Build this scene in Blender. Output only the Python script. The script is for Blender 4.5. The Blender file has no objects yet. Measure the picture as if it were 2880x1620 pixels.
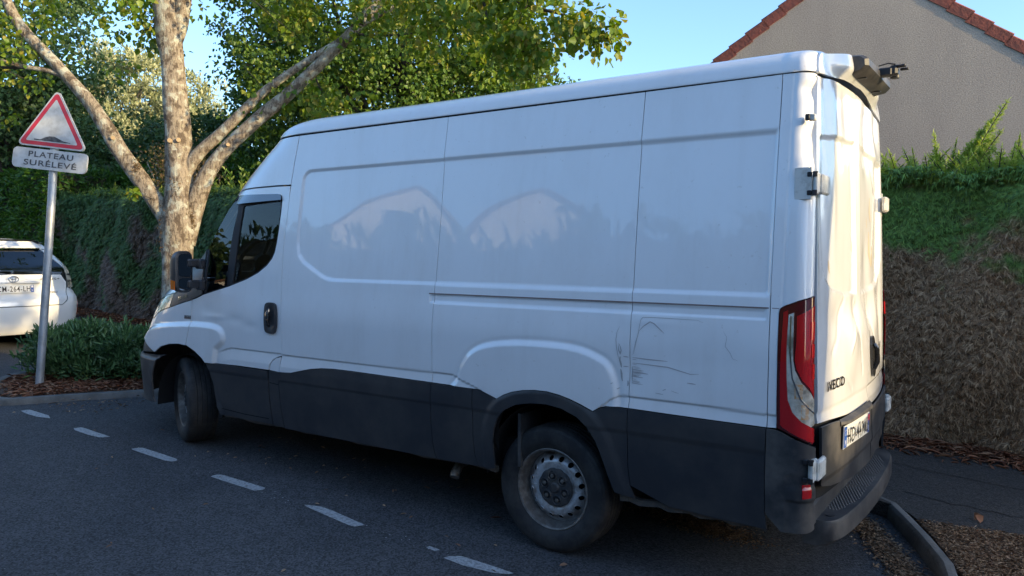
import bpy, math, random
import numpy as np
from mathutils import Vector, Matrix
from mathutils.geometry import delaunay_2d_cdt
R=math.radians
C=bpy.context.scene.collection
# ------------------------------------------------------------------ camera, sky, sun, exposure
cam=bpy.data.cameras.new('camera'); camo=bpy.data.objects.new('camera',cam); C.objects.link(camo)
cam.sensor_width=36; cam.lens=36*2167.1/2880; cam.clip_end=600; cam.clip_start=.05
def _cam():
    yaw,pitch,roll=R(-55.469),R(-2.601),R(0.227)
    f=Vector((math.cos(yaw)*math.cos(pitch),math.sin(yaw)*math.cos(pitch),math.sin(pitch)))
    r0=Vector((math.sin(yaw),-math.cos(yaw),0)); u0=r0.cross(f)
    r=r0*math.cos(roll)+u0*math.sin(roll); u=-r0*math.sin(roll)+u0*math.cos(roll)
    m=Matrix((r,u,-f)).transposed().to_4x4(); m.translation=Vector((-2.1895,4.5006,1.65)); return m
camo.matrix_world=_cam(); bpy.context.scene.camera=camo
SUN_AZ=186.5; SUN_EL=13.0
W=bpy.data.worlds.new("World"); bpy.context.scene.world=W; W.use_nodes=True
nt=W.node_tree; bg=nt.nodes['Background']
sky=nt.nodes.new('ShaderNodeTexSky'); sky.sky_type='NISHITA'; sky.sun_disc=False
sky.sun_elevation=R(SUN_EL); sky.sun_rotation=R(90-SUN_AZ); sky.air_density=.95; sky.dust_density=1.6; sky.ozone_density=3.4
nt.links.new(sky.outputs[0],bg.inputs[0]); bg.inputs[1].default_value=0.15
sl=bpy.data.lights.new('sun','SUN'); sl.energy=2.05; sl.angle=R(.5); sl.color=(1,.76,.40)
so=bpy.data.objects.new('sun',sl); C.objects.link(so)
_d=Vector((math.cos(R(SUN_AZ))*math.cos(R(SUN_EL)),math.sin(R(SUN_AZ))*math.cos(R(SUN_EL)),math.sin(R(SUN_EL))))
so.rotation_euler=_d.to_track_quat('Z','Y').to_euler(); so.location=_d*50
sc=bpy.context.scene
sc.view_settings.view_transform='Standard'; sc.view_settings.look='None'; sc.view_settings.gamma=1; sc.view_settings.exposure=1.72
sc.cycles.max_bounces=7; sc.cycles.transparent_max_bounces=12; sc.cycles.use_denoising=True
sc.cycles.sample_clamp_indirect=6
rng=np.random.default_rng(7); random.seed(7)

# ------------------------------------------------------------------ materials
M={}
def mat(name,col=(.5,.5,.5),rough=.6,metal=0,coat=0,coatr=.03,spec=.5,bump=None,var=None,trans=None,ior=1.5):
    m=bpy.data.materials.new(name); m.use_nodes=True; n=m.node_tree; b=n.nodes['Principled BSDF']
    b.inputs['Base Color'].default_value=(*col,1); b.inputs['Roughness'].default_value=rough; b.inputs['Metallic'].default_value=metal
    b.inputs['Coat Weight'].default_value=coat; b.inputs['Coat Roughness'].default_value=coatr; b.inputs['Specular IOR Level'].default_value=spec
    b.inputs['IOR'].default_value=ior
    if var:   # (scale, colour2, amount, detail)
        tc=n.nodes.new('ShaderNodeTexCoord'); no=n.nodes.new('ShaderNodeTexNoise'); no.inputs['Scale'].default_value=var[0]; no.inputs['Detail'].default_value=var[3] if len(var)>3 else 6
        no.inputs['Roughness'].default_value=.65
        rp=n.nodes.new('ShaderNodeMapRange'); rp.inputs[1].default_value=.42; rp.inputs[2].default_value=.62; rp.inputs[3].default_value=0; rp.inputs[4].default_value=var[2]
        mx=n.nodes.new('ShaderNodeMix'); mx.data_type='RGBA'; mx.inputs[6].default_value=(*col,1); mx.inputs[7].default_value=(*var[1],1)
        n.links.new(tc.outputs['Object'],no.inputs['Vector']); n.links.new(no.outputs[0],rp.inputs[0]); n.links.new(rp.outputs[0],mx.inputs[0]); n.links.new(mx.outputs[2],b.inputs['Base Color'])
    if bump:  # (scale, strength, distance)
        tc=n.nodes.new('ShaderNodeTexCoord'); no=n.nodes.new('ShaderNodeTexNoise'); no.inputs['Scale'].default_value=bump[0]; no.inputs['Detail'].default_value=4
        bp=n.nodes.new('ShaderNodeBump'); bp.inputs['Strength'].default_value=bump[1]; bp.inputs['Distance'].default_value=bump[2]
        n.links.new(tc.outputs['Object'],no.inputs['Vector']); n.links.new(no.outputs[0],bp.inputs['Height']); n.links.new(bp.outputs[0],b.inputs['Normal'])
    M[name]=m; return m
def leafmat(name,cols,patch=None,transl=.35,rough=.45,tcol=None):
    """cols: list of colours picked at random per leaf; patch: (scale, colour list, lo, hi, heightbias) dead patches that have their own place"""
    m=bpy.data.materials.new(name); m.use_nodes=True; n=m.node_tree; b=n.nodes['Principled BSDF']; out=n.nodes['Material Output']
    ge=n.nodes.new('ShaderNodeNewGeometry')
    def ramp(cs):
        r=n.nodes.new('ShaderNodeValToRGB'); r.color_ramp.interpolation='CONSTANT' if False else 'LINEAR'
        el=r.color_ramp.elements; el[0].color=(*cs[0],1); el[1].color=(*cs[-1],1)
        for i,c in enumerate(cs[1:-1]): e=el.new((i+1)/(len(cs)-1)); e.color=(*c,1)
        n.links.new(ge.outputs['Random Per Island'],r.inputs[0]); return r
    a=ramp(cols); src=a.outputs[0]
    if patch:
        c2=ramp(patch[1]); tc=n.nodes.new('ShaderNodeTexCoord'); no=n.nodes.new('ShaderNodeTexNoise'); no.inputs['Scale'].default_value=patch[0]; no.inputs['Detail'].default_value=4
        sp=n.nodes.new('ShaderNodeSeparateXYZ'); n.links.new(tc.outputs['Object'],no.inputs['Vector']); n.links.new(tc.outputs['Object'],sp.inputs[0])
        ad=n.nodes.new('ShaderNodeMath'); ad.operation='MULTIPLY_ADD'; ad.inputs[1].default_value=-patch[4]; n.links.new(sp.outputs[2],ad.inputs[0]); n.links.new(no.outputs[0],ad.inputs[2])
        mr=n.nodes.new('ShaderNodeMapRange'); mr.inputs[1].default_value=patch[2]; mr.inputs[2].default_value=patch[3]; n.links.new(ad.outputs[0],mr.inputs[0])
        mx=n.nodes.new('ShaderNodeMix'); mx.data_type='RGBA'; n.links.new(mr.outputs[0],mx.inputs[0]); n.links.new(a.outputs[0],mx.inputs[6]); n.links.new(c2.outputs[0],mx.inputs[7]); src=mx.outputs[2]
    n.links.new(src,b.inputs['Base Color']); b.inputs['Roughness'].default_value=rough; b.inputs['Specular IOR Level'].default_value=.35
    tr=n.nodes.new('ShaderNodeBsdfTranslucent'); hs=n.nodes.new('ShaderNodeHueSaturation'); hs.inputs['Value'].default_value=1.5; hs.inputs['Saturation'].default_value=1.15; hs.inputs['Hue'].default_value=.485
    n.links.new(src,hs.inputs['Color']); n.links.new(hs.outputs[0],tr.inputs[0])
    ms=n.nodes.new('ShaderNodeMixShader'); ms.inputs[0].default_value=transl; n.links.new(b.outputs[0],ms.inputs[1]); n.links.new(tr.outputs[0],ms.inputs[2]); n.links.new(ms.outputs[0],out.inputs[0])
    M[name]=m; return m
def glassmat(name,tint,refl=1.0):
    m=bpy.data.materials.new(name); m.use_nodes=True; n=m.node_tree; out=n.nodes['Material Output']; n.nodes.remove(n.nodes['Principled BSDF'])
    tr=n.nodes.new('ShaderNodeBsdfTransparent'); tr.inputs[0].default_value=(*tint,1); gl=n.nodes.new('ShaderNodeBsdfGlossy'); gl.inputs['Roughness'].default_value=.01
    fr=n.nodes.new('ShaderNodeFresnel'); fr.inputs[0].default_value=1.55; mu=n.nodes.new('ShaderNodeMath'); mu.operation='MULTIPLY'; mu.inputs[1].default_value=refl; mu.use_clamp=True
    ms=n.nodes.new('ShaderNodeMixShader'); n.links.new(fr.outputs[0],mu.inputs[0]); n.links.new(mu.outputs[0],ms.inputs[0]); n.links.new(tr.outputs[0],ms.inputs[1]); n.links.new(gl.outputs[0],ms.inputs[2]); n.links.new(ms.outputs[0],out.inputs[0])
    M[name]=m; return m

# paint: white lacquer with a thin film of road dust
def paintmat():
    m=mat('white_paint',(.82,.82,.82),.32,coat=1.0,coatr=.035); n=m.node_tree; b=n.nodes['Principled BSDF']
    tc=n.nodes.new('ShaderNodeTexCoord')
    n1=n.nodes.new('ShaderNodeTexNoise'); n1.inputs['Scale'].default_value=1.6; n1.inputs['Detail'].default_value=8; n1.inputs['Roughness'].default_value=.7
    mp=n.nodes.new('ShaderNodeMapping'); mp.inputs['Scale'].default_value=(1.4,1.4,.55); n.links.new(tc.outputs['Object'],mp.inputs[0]); n.links.new(mp.outputs[0],n1.inputs['Vector'])
    n2=n.nodes.new('ShaderNodeTexNoise'); n2.inputs['Scale'].default_value=42; n2.inputs['Detail'].default_value=3; n.links.new(tc.outputs['Object'],n2.inputs['Vector'])
    r1=n.nodes.new('ShaderNodeMapRange'); r1.inputs[1].default_value=.45; r1.inputs[2].default_value=.75; r1.inputs[4].default_value=.20; n.links.new(n1.outputs[0],r1.inputs[0])
    r2=n.nodes.new('ShaderNodeMapRange'); r2.inputs[1].default_value=.69; r2.inputs[2].default_value=.75; r2.inputs[4].default_value=.28; n.links.new(n2.outputs[0],r2.inputs[0])
    ad=n.nodes.new('ShaderNodeMath'); ad.operation='ADD'; n.links.new(r1.outputs[0],ad.inputs[0]); n.links.new(r2.outputs[0],ad.inputs[1])
    # splash dirt just above the cladding
    sp=n.nodes.new('ShaderNodeSeparateXYZ'); n.links.new(tc.outputs['Object'],sp.inputs[0]); rz=n.nodes.new('ShaderNodeMapRange'); rz.inputs[1].default_value=1.25; rz.inputs[2].default_value=.75; rz.inputs[4].default_value=.16; n.links.new(sp.outputs[2],rz.inputs[0])
    a2=n.nodes.new('ShaderNodeMath'); a2.operation='ADD'; n.links.new(ad.outputs[0],a2.inputs[0]); n.links.new(rz.outputs[0],a2.inputs[1])
    mx=n.nodes.new('ShaderNodeMix'); mx.data_type='RGBA'; mx.inputs[6].default_value=(.82,.82,.82,1); mx.inputs[7].default_value=(.52,.47,.41,1); n.links.new(a2.outputs[0],mx.inputs[0]); n.links.new(mx.outputs[2],b.inputs['Base Color'])
    rr=n.nodes.new('ShaderNodeMapRange'); rr.inputs[3].default_value=.02; rr.inputs[4].default_value=.16; n.links.new(a2.outputs[0],rr.inputs[0]); n.links.new(rr.outputs[0],b.inputs['Coat Roughness'])
    # faint vertical wash streaks
    ms=n.nodes.new('ShaderNodeMapping'); ms.inputs['Scale'].default_value=(9,9,.35); n.links.new(tc.outputs['Object'],ms.inputs[0])
    n4=n.nodes.new('ShaderNodeTexNoise'); n4.inputs['Scale'].default_value=1.6; n4.inputs['Detail'].default_value=5; n.links.new(ms.outputs[0],n4.inputs['Vector'])
    r4=n.nodes.new('ShaderNodeMapRange'); r4.inputs[1].default_value=.55; r4.inputs[2].default_value=.72; r4.inputs[4].default_value=.07; n.links.new(n4.outputs[0],r4.inputs[0])
    a3=n.nodes.new('ShaderNodeMath'); a3.operation='ADD'; n.links.new(a2.outputs[0],a3.inputs[0]); n.links.new(r4.outputs[0],a3.inputs[1]); n.links.new(a3.outputs[0],mx.inputs[0]) # streak
    # slight orange peel and panel waviness
    n3=n.nodes.new('ShaderNodeTexNoise'); n3.inputs['Scale'].default_value=2.2; n3.inputs['Detail'].default_value=1; n.links.new(tc.outputs['Object'],n3.inputs['Vector'])
    bp=n.nodes.new('ShaderNodeBump'); bp.inputs['Strength'].default_value=.25; bp.inputs['Distance'].default_value=.006; n.links.new(n3.outputs[0],bp.inputs['Height']); n.links.new(bp.outputs[0],b.inputs['Coat Normal'])
paintmat()
mat('black_plastic',(.026,.028,.033),.40,spec=.5,bump=(900,.12,.0006),var=(3.0,(.055,.052,.05),.8,8))
mat('grey_bumper_plastic',(.028,.029,.032),.5,bump=(700,.15,.0006),var=(4.0,(.11,.10,.09),.8,8))
mat('shiny_black',(.012,.012,.014),.12,coat=.6,var=(8,(.03,.03,.03),.6))
mat('dark_void',(.004,.004,.005),.9)
mat('rubber',(.011,.011,.012),.72,bump=(60,.2,.002),var=(9,(.045,.042,.038),.7,8))
mat('rim_steel',(.58,.59,.60),.36,metal=.45,bump=(60,.25,.001),var=(14,(.16,.10,.06),.75,8))
mat('rim_dirty',(.13,.115,.10),.55,metal=.5,var=(20,(.30,.28,.26),.6,8))
mat('hub_plastic',(.03,.032,.036),.5,var=(20,(.08,.07,.06),.7))
mat('hinge_white',(.68,.67,.62),.4,var=(18,(.30,.27,.22),.6),bump=(30,.3,.002))
mat('red_lens',(.46,.006,.010),.12,coat=1,spec=.7)
mat('red_lens_dark',(.085,.003,.006),.1,coat=1,spec=.7)
mat('bright_red_lens',(.75,.012,.012),.1,coat=1)
mat('clear_lens',(.72,.66,.55),.08,coat=1,metal=.15,bump=(22,.8,.01),var=(9,(.16,.13,.09),.8,5))
mat('chrome',(.75,.76,.78),.1,metal=1)
mat('badge_chrome',(.25,.26,.27),.2,metal=1)
mat('orange_glass',(.50,.26,.10),.2,coat=1,var=(60,(.60,.52,.42),.8)); mat('orange_lens',(.75,.16,.01),.15,coat=1)
mat('plate_white',(.72,.73,.72),.4,coat=.3); mat('plate_blue',(.02,.09,.38),.4,coat=.3); mat('ink_black',(.012,.012,.014),.5); mat('ink_white',(.8,.8,.8),.5); mat('ink_red',(.6,.03,.03),.5)
mat('scratch',(.38,.37,.36),.7); mat('stain',(.50,.41,.28),.6); mat('scratch_light',(.42,.38,.37),.7)
mat('rub_strip',(.20,.14,.12),.7)
mat('dirty_sill',(.06,.053,.047),.8,var=(10,(.15,.12,.09),.8))
mat('smoked_deflector',(.06,.07,.08),.12,coat=.8,spec=.8)
mat('interior_dark',(.012,.012,.014),.7); mat('seat_fabric',(.03,.03,.035),.9); mat('interior_red',(.35,.01,.01),.6)
glassmat('van_glass',(.50,.56,.54),.8); glassmat('quarter_glass',(.14,.17,.18),.5); glassmat('car_glass',(.05,.055,.055),2.2)
mat('mirror_glass',(.72,.76,.80),.03,metal=1)
mat('galvanised',(.46,.48,.50),.45,metal=.55,var=(7,(.30,.31,.32),.8,8),bump=(30,.15,.002))
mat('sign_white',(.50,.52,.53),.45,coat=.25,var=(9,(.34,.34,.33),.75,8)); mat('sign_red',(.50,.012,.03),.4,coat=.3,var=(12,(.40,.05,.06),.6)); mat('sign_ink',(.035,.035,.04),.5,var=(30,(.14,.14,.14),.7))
mat('house_render',(.60,.48,.36),.95,spec=.1); mat('pink_render',(.82,.75,.69),.9,spec=.1,bump=(20,.5,.02)); mat('roof_tile',(.23,.062,.042),.8,var=(5,(.12,.045,.035),.7,8),bump=(18,.5,.02)); mat('brown_roof',(.20,.10,.06),.8,var=(3,(.12,.07,.05),.7)); mat('window_glass_dark',(.03,.04,.05),.06,coat=1); mat('window_frame_white',(.7,.7,.68),.5)
mat('exhaust_metal',(.35,.33,.30),.5,metal=.6,var=(20,(.15,.1,.07),.8))
mat('kerb_stone',(.15,.145,.135),.9,var=(6,(.09,.088,.08),.9,8),bump=(40,.6,.006))
mat('soil',(.045,.030,.022),.95,bump=(25,.8,.03),var=(8,(.085,.05,.033),.9,8))
# ------------------------------------------------------------------ helpers
def tag(o,label=None,cat=None,group=None,kind=None):
    if label: o['label']=label
    if cat: o['category']=cat
    if group: o['group']=group
    if kind: o['kind']=kind
    return o
def empty(name,loc=(0,0,0),rz=0,label=None,cat=None,group=None):
    o=bpy.data.objects.new(name,None); C.objects.link(o); o.location=loc; o.rotation_euler=(0,0,rz); o.empty_display_size=.2
    return tag(o,label,cat,group)
def rawmesh(name,V,F,mats,mi=None,parent=None,smooth=False,normals=None):
    V=np.asarray(V,float).reshape(-1,3); me=bpy.data.meshes.new(name)
    if isinstance(F,np.ndarray):
        k=F.shape[1]; me.vertices.add(len(V)); me.vertices.foreach_set('co',V.ravel()); me.loops.add(F.size); me.loops.foreach_set('vertex_index',F.ravel().astype(np.int32))
        me.polygons.add(len(F)); me.polygons.foreach_set('loop_start',np.arange(0,F.size,k,dtype=np.int32)); me.polygons.foreach_set('loop_total',np.full(len(F),k,np.int32)); me.update(calc_edges=True); me.validate()
    else:
        me.from_pydata(V.tolist(),[],F); me.update()
    for m in (mats if isinstance(mats,(list,tuple)) else [mats]): me.materials.append(M[m] if isinstance(m,str) else m)
    if mi is not None and len(me.polygons)==len(mi): me.polygons.foreach_set('material_index',np.asarray(mi,np.int32))
    if smooth or normals is not None: me.polygons.foreach_set('use_smooth',np.ones(len(me.polygons),bool))
    if normals is not None: me.normals_split_custom_set_from_vertices(np.asarray(normals,float).tolist())
    me.update()
    o=bpy.data.objects.new(name,me); C.objects.link(o)
    if parent: o.parent=parent
    return o
class MB:
    def __init__(s): s.v=[]; s.f=[]; s.m=[]
    def add(s,V,F,mi=0):
        b=len(s.v); s.v+= [tuple(map(float,p)) for p in V]; s.f+=[[b+i for i in f] for f in F]; s.m+=[mi]*len(F); return s
    def box(s,c,d,mi=0,rz=0,ch=0,mx=None):
        x,y,z=[a/2 for a in d]
        if ch<=0:
            V=[(a*x,b*y,e*z) for a in (-1,1) for b in (-1,1) for e in (-1,1)]
            F=[(0,1,3,2),(4,6,7,5),(0,4,5,1),(2,3,7,6),(0,2,6,4),(1,5,7,3)]
        else:
            V=[];idx={}
            for a in (-1,1):
                for b in (-1,1):
                    for e in (-1,1):
                        idx[(a,b,e,0)]=len(V); V.append((a*x,b*(y-ch),e*(z-ch)))
                        idx[(a,b,e,1)]=len(V); V.append((a*(x-ch),b*y,e*(z-ch)))
                        idx[(a,b,e,2)]=len(V); V.append((a*(x-ch),b*(y-ch),e*z))
            F=[]
            q=[(-1,-1),(1,-1),(1,1),(-1,1)]
            for a in (-1,1):
                F.append([idx[(a,b,e,0)] for b,e in q]); F.append([idx[(b,a,e,1)] for b,e in q]); F.append([idx[(b,e,a,2)] for b,e in q])
            for a in (-1,1):
                for b in (-1,1):
                    F.append([idx[(a,b,-1,0)],idx[(a,b,1,0)],idx[(a,b,1,1)],idx[(a,b,-1,1)]])
                    F.append([idx[(a,-1,b,0)],idx[(a,1,b,0)],idx[(a,1,b,2)],idx[(a,-1,b,2)]])
                    F.append([idx[(-1,a,b,1)],idx[(1,a,b,1)],idx[(1,a,b,2)],idx[(-1,a,b,2)]])
                    for e in (-1,1): F.append([idx[(a,b,e,0)],idx[(a,b,e,1)],idx[(a,b,e,2)]])
        cr,sr=math.cos(rz),math.sin(rz); o=[]
        for p in V:
            if mx is not None: p=tuple(mx@Vector(p))
            else: p=(p[0]*cr-p[1]*sr,p[0]*sr+p[1]*cr,p[2])
            o.append((p[0]+c[0],p[1]+c[1],p[2]+c[2]))
        return s.add(o,F,mi)
    def tube(s,pts,r,n=10,mi=0,cap=True):
        pts=[Vector(p) for p in pts]; rr=r if isinstance(r,(list,tuple)) else [r]*len(pts); V=[];F=[]
        up=Vector((0,0,1)); t0=(pts[1]-pts[0]).normalized(); a=up.cross(t0)
        if a.length<1e-3: a=Vector((1,0,0)).cross(t0)
        a.normalize()
        for i,p in enumerate(pts):
            t=(pts[min(i+1,len(pts)-1)]-pts[max(i-1,0)]).normalized(); a=(a-t*a.dot(t)).normalized(); b=t.cross(a)
            for k in range(n): an=2*math.pi*k/n; V.append(p+(a*math.cos(an)+b*math.sin(an))*rr[i])
        for i in range(len(pts)-1):
            for k in range(n): F.append((i*n+k,i*n+(k+1)%n,(i+1)*n+(k+1)%n,(i+1)*n+k))
        if cap: F.append(tuple(range(n-1,-1,-1))); F.append(tuple((len(pts)-1)*n+k for k in range(n)))
        return s.add(V,F,mi)
    def lathe(s,prof,n=48,mi=0,mx=None,closed=False):
        """prof: (radius, axial); axis = local Y (outwards +)"""
        V=[];F=[]
        for r,a in prof:
            for k in range(n):
                an=2*math.pi*k/n; p=Vector((r*math.cos(an),a,r*math.sin(an))); V.append(mx@p if mx is not None else p)
        m=len(prof)
        for i in range(m-1 if not closed else m):
            j=(i+1)%m
            for k in range(n): F.append((i*n+k,j*n+k,j*n+(k+1)%n,i*n+(k+1)%n))
        return s.add(V,F,mi)
    def prism(s,poly,fn0,fn1,mi=0,sides=True,back=True):
        n=len(poly); V=[fn0(*p) for p in poly]+[fn1(*p) for p in poly]; F=[tuple(range(n))]
        if back: F.append(tuple(range(2*n-1,n-1,-1)))
        if sides:
            for i in range(n): F.append((i,(i+1)%n,n+(i+1)%n,n+i))
        return s.add(V,F,mi)
    def build(s,name,mats,parent=None,smooth=False,angle=None):
        o=rawmesh(name,np.array([tuple(p) for p in s.v]),[list(f) for f in s.f],mats,s.m,parent,smooth or angle is not None)
        me=o.data
        import bmesh; b=bmesh.new(); b.from_mesh(me); bmesh.ops.recalc_face_normals(b,faces=b.faces); b.to_mesh(me); b.free()
        if angle is not None:
            try: me.set_sharp_from_angle(angle=R(angle))
            except Exception: pass
        return o
_tc={}
def textgeo(st,bold=0.0,sx=1.0,spacing=1.0):
    """unit cap-height text geometry, origin left baseline -> (verts2d, faces, width)"""
    k=(st,bold,sx,spacing)
    if k in _tc: return _tc[k]
    cu=bpy.data.curves.new('t','FONT'); cu.body=st; cu.size=1.0; cu.offset=bold; cu.space_character=spacing; cu.resolution_u=4
    o=bpy.data.objects.new('t',cu); C.objects.link(o); bpy.context.view_layer.update()
    dg=bpy.context.evaluated_depsgraph_get(); me=bpy.data.meshes.new_from_object(o.evaluated_get(dg))
    V=np.array([v.co[:2] for v in me.vertices]); F=[list(p.vertices) for p in me.polygons]
    bpy.data.objects.remove(o); bpy.data.curves.remove(cu); bpy.data.meshes.remove(me)
    h=.70; V=V/h; V[:,0]-=V[:,0].min(); V[:,0]*=sx
    _tc[k]=(V,F,V[:,0].max()); return _tc[k]
def inside(P,poly):
    P=np.asarray(P); poly=np.asarray(poly); x,y=P[:,0],P[:,1]; r=np.zeros(len(P),bool); j=len(poly)-1
    for i in range(len(poly)):
        xi,yi=poly[i]; xj,yj=poly[j]
        if yi!=yj:
            c=((yi>y)!=(yj>y))&(x<(xj-xi)*(y-yi)/(yj-yi)+xi); r^=c
        j=i
    return r
def segdist(P,poly,closed=True):
    P=np.asarray(P,float); poly=np.asarray(poly,float); d=np.full(len(P),1e9)
    n=len(poly)
    for i in range(n if closed else n-1):
        a=poly[i]; b=poly[(i+1)%n]; ab=b-a; L=ab@ab
        if L<1e-12: continue
        t=np.clip(((P-a)@ab)/L,0,1); q=P-(a+t[:,None]*ab); d=np.minimum(d,np.hypot(q[:,0],q[:,1]))
    return d
def sdist(P,poly): d=segdist(P,poly); return np.where(inside(P,poly),d,-d)
def ss(t): t=np.clip(t,0,1); return t*t*(3-2*t)
def resamp(pts,step,closed=True):
    pts=[np.array(p,float) for p in pts]; out=[]
    n=len(pts)
    for i in range(n if closed else n-1):
        a,b=pts[i],pts[(i+1)%n]; k=max(1,int(math.ceil(np.linalg.norm(b-a)/step)))
        for j in range(k): out.append(a+(b-a)*j/k)
    if not closed: out.append(pts[-1])
    return out
def smoothpoly(pts,closed=False,sub=4):
    """Catmull-Rom through the points"""
    p=[np.array(q,float) for q in pts]; n=len(p); out=[]
    rg=range(n) if closed else range(n-1)
    for i in rg:
        if closed: a,b,c,d=p[(i-1)%n],p[i],p[(i+1)%n],p[(i+2)%n]
        else: a,b,c,d=p[max(i-1,0)],p[i],p[i+1],p[min(i+2,n-1)]
        for j in range(sub):
            t=j/sub; out.append(.5*((2*b)+(-a+c)*t+(2*a-5*b+4*c-d)*t*t+(-a+3*b-3*c+d)*t**3))
    if not closed: out.append(p[-1])
    return [tuple(q) for q in out]
def inset(poly,g):
    if g==0: return [np.array(p,float) for p in poly]
    p=[np.array(q,float) for q in poly]; n=len(p)
    area=sum(p[i][0]*p[(i+1)%n][1]-p[(i+1)%n][0]*p[i][1] for i in range(n)); s=1 if area>0 else -1; out=[]
    for i in range(n):
        a,b,c=p[i-1],p[i],p[(i+1)%n]; e1=b-a; e2=c-b; l1=np.linalg.norm(e1) or 1e-9; l2=np.linalg.norm(e2) or 1e-9
        n1=np.array([-e1[1],e1[0]])/l1*s; n2=np.array([-e2[1],e2[0]])/l2*s; m=n1+n2; L=np.linalg.norm(m)
        if L<1e-6: m=n1; L=1
        m=m/L; k=max(.5,m@n1); out.append(b+m*g/k)
    return out
def patch(name,outer,mats,parent,fn,h=None,holes=(),step=.02,gap=.002,flange=.012,sides=(1,),lift=0.0,offs=None,mi=0,grid=True):
    """a panel cut to its outline on a curved body surface, with its own thickness at the edges"""
    def P3(u,v):
        p=fn(u,v)
        if h is None and lift==0: return p
        hh=(h(u,v) if h is not None else 0)+lift
        return p+NORM(fn,u,v)*np.asarray(hh)[...,None]
    ou=[q for q in resamp(inset(outer,gap),step)]; hs=[resamp(inset(q,-gap),step) for q in holes]
    pts=list(ou); edges=[(i,(i+1)%len(ou)) for i in range(len(ou))]
    for q in hs:
        b=len(pts); pts+=list(q); edges+=[(b+i,b+(i+1)%len(q)) for i in range(len(q))]
    A=np.array(ou); lo,hi=A.min(0),A.max(0)
    if grid:
        gx=np.arange(lo[0]+step*.5,hi[0],step); gy=np.arange(lo[1]+step*.5,hi[1],step); G=np.stack(np.meshgrid(gx,gy),-1).reshape(-1,2)
        k=inside(G,ou)
        for q in hs: k&=~inside(G,q)
        G=G[k]; G=G[segdist(G,ou)>step*.35]
        for q in hs: G=G[segdist(G,q)>step*.35]
    else: G=np.zeros((0,2))
    allp=[Vector(p) for p in pts]+[Vector(p) for p in G]
    r=delaunay_2d_cdt(allp,edges,[],0,1e-6,False)
    V2=np.array([tuple(p) for p in r[0]]); F=np.array([f for f in r[2] if len(f)==3])
    cen=V2[F].mean(1); k=inside(cen,ou)
    for q in hs: k&=~inside(cen,q)
    F=F[k]
    a2=np.cross(V2[F[:,1]]-V2[F[:,0]],V2[F[:,2]]-V2[F[:,0]]); F[a2<0]=F[a2<0][:,::-1]; F=F[np.abs(a2)>1e-10]
    u,v=V2[:,0],V2[:,1]; P=P3(u,v); e=4e-4
    Nn=np.cross(P3(u+e,v)-P3(u-e,v),P3(u,v+e)-P3(u,v-e)); Nn/=np.maximum(np.linalg.norm(Nn,axis=1,keepdims=True),1e-12)
    sg=fn.sign; Nn=Nn*sg
    if sg<0: F=F[:,::-1]
    tv=[P]; tf=[F]; tn=[Nn]; nb=len(P)
    if flange>0:
        E=np.concatenate([F[:,[0,1]],F[:,[1,2]],F[:,[2,0]]]); key=np.sort(E,1); _,inv,cnt=np.unique(key,axis=0,return_inverse=True,return_counts=True)
        B=E[cnt[inv.ravel()]==1]
        p0,p1=P[B[:,0]],P[B[:,1]]; n0,n1=Nn[B[:,0]],Nn[B[:,1]]; q0,q1=p0-n0*flange,p1-n1*flange
        en=np.cross(p1-p0,n0); en/=np.maximum(np.linalg.norm(en,axis=1,keepdims=True),1e-12)
        Q=np.stack([p0,p1,q1,q0],1).reshape(-1,3); m=len(B); i0=nb+np.arange(m)*4
        tv.append(Q); tn.append(np.repeat(en,4,0)); tf.append(np.stack([i0,i0+2,i0+1],1)); tf.append(np.stack([i0,i0+3,i0+2],1))
    V=np.concatenate(tv); N_=np.concatenate(tn); Fa=np.concatenate(tf)
    res=[]
    for s_ in sides:
        if s_=='both':
            V2_=V*[1,-1,1]; N2=N_*[1,-1,1]; o=rawmesh(name,np.concatenate([V,V2_]),np.concatenate([Fa,Fa[:,::-1]+len(V)]),mats,None,parent,True,np.concatenate([N_,N2]))
        elif s_==1: o=rawmesh(name,V,Fa,mats,None,parent,True,N_)
        else: o=rawmesh(name,V*[1,-1,1],Fa[:,::-1].copy(),mats,None,parent,True,N_*[1,-1,1])
        res.append(o)
    return res if len(res)>1 else res[0]
def NORM(fn,u,v,e=3e-4):
    n=np.cross(fn(u+e,v)-fn(u-e,v),fn(u,np.asarray(v)+e)-fn(u,np.asarray(v)-e)); n=n*fn.sign
    return n/np.maximum(np.linalg.norm(n,axis=-1,keepdims=True),1e-12)
# ------------------------------------------------------------------ van body surface (u runs along the side, v up)
def _pch(xs,ys):
    xs=np.array(xs,float); ys=np.array(ys,float); h=np.diff(xs); d=np.diff(ys)/h
    m=np.zeros(len(xs)); m[0]=d[0]; m[-1]=d[-1]
    for i in range(1,len(xs)-1):
        m[i]=0 if d[i-1]*d[i]<=0 else 3*(h[i-1]+h[i])/((2*h[i]+h[i-1])/d[i-1]+(h[i]+2*h[i-1])/d[i])
    def f(x):
        x=np.clip(np.asarray(x,float),xs[0],xs[-1]); i=np.clip(np.searchsorted(xs,x)-1,0,len(h)-1)
        t=(x-xs[i])/h[i]; t2=t*t; t3=t2*t
        return (2*t3-3*t2+1)*ys[i]+(t3-2*t2+t)*h[i]*m[i]+(-2*t3+3*t2)*ys[i+1]+(t3-t2)*h[i]*m[i+1]
    return f
VG=2.475
fY=_pch([.2,.4,.6,.95,1.15,1.4,1.8,2.2,VG, VG+.04,VG+.08,VG+.12,VG+.17,VG+.24,VG+.4,VG+.6,VG+.95],
        [.945,.975,.99,1.0,1.0,.975,.925,.876,.842, .839,.823,.792,.75,.685,.53,.33,0.0])
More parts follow.
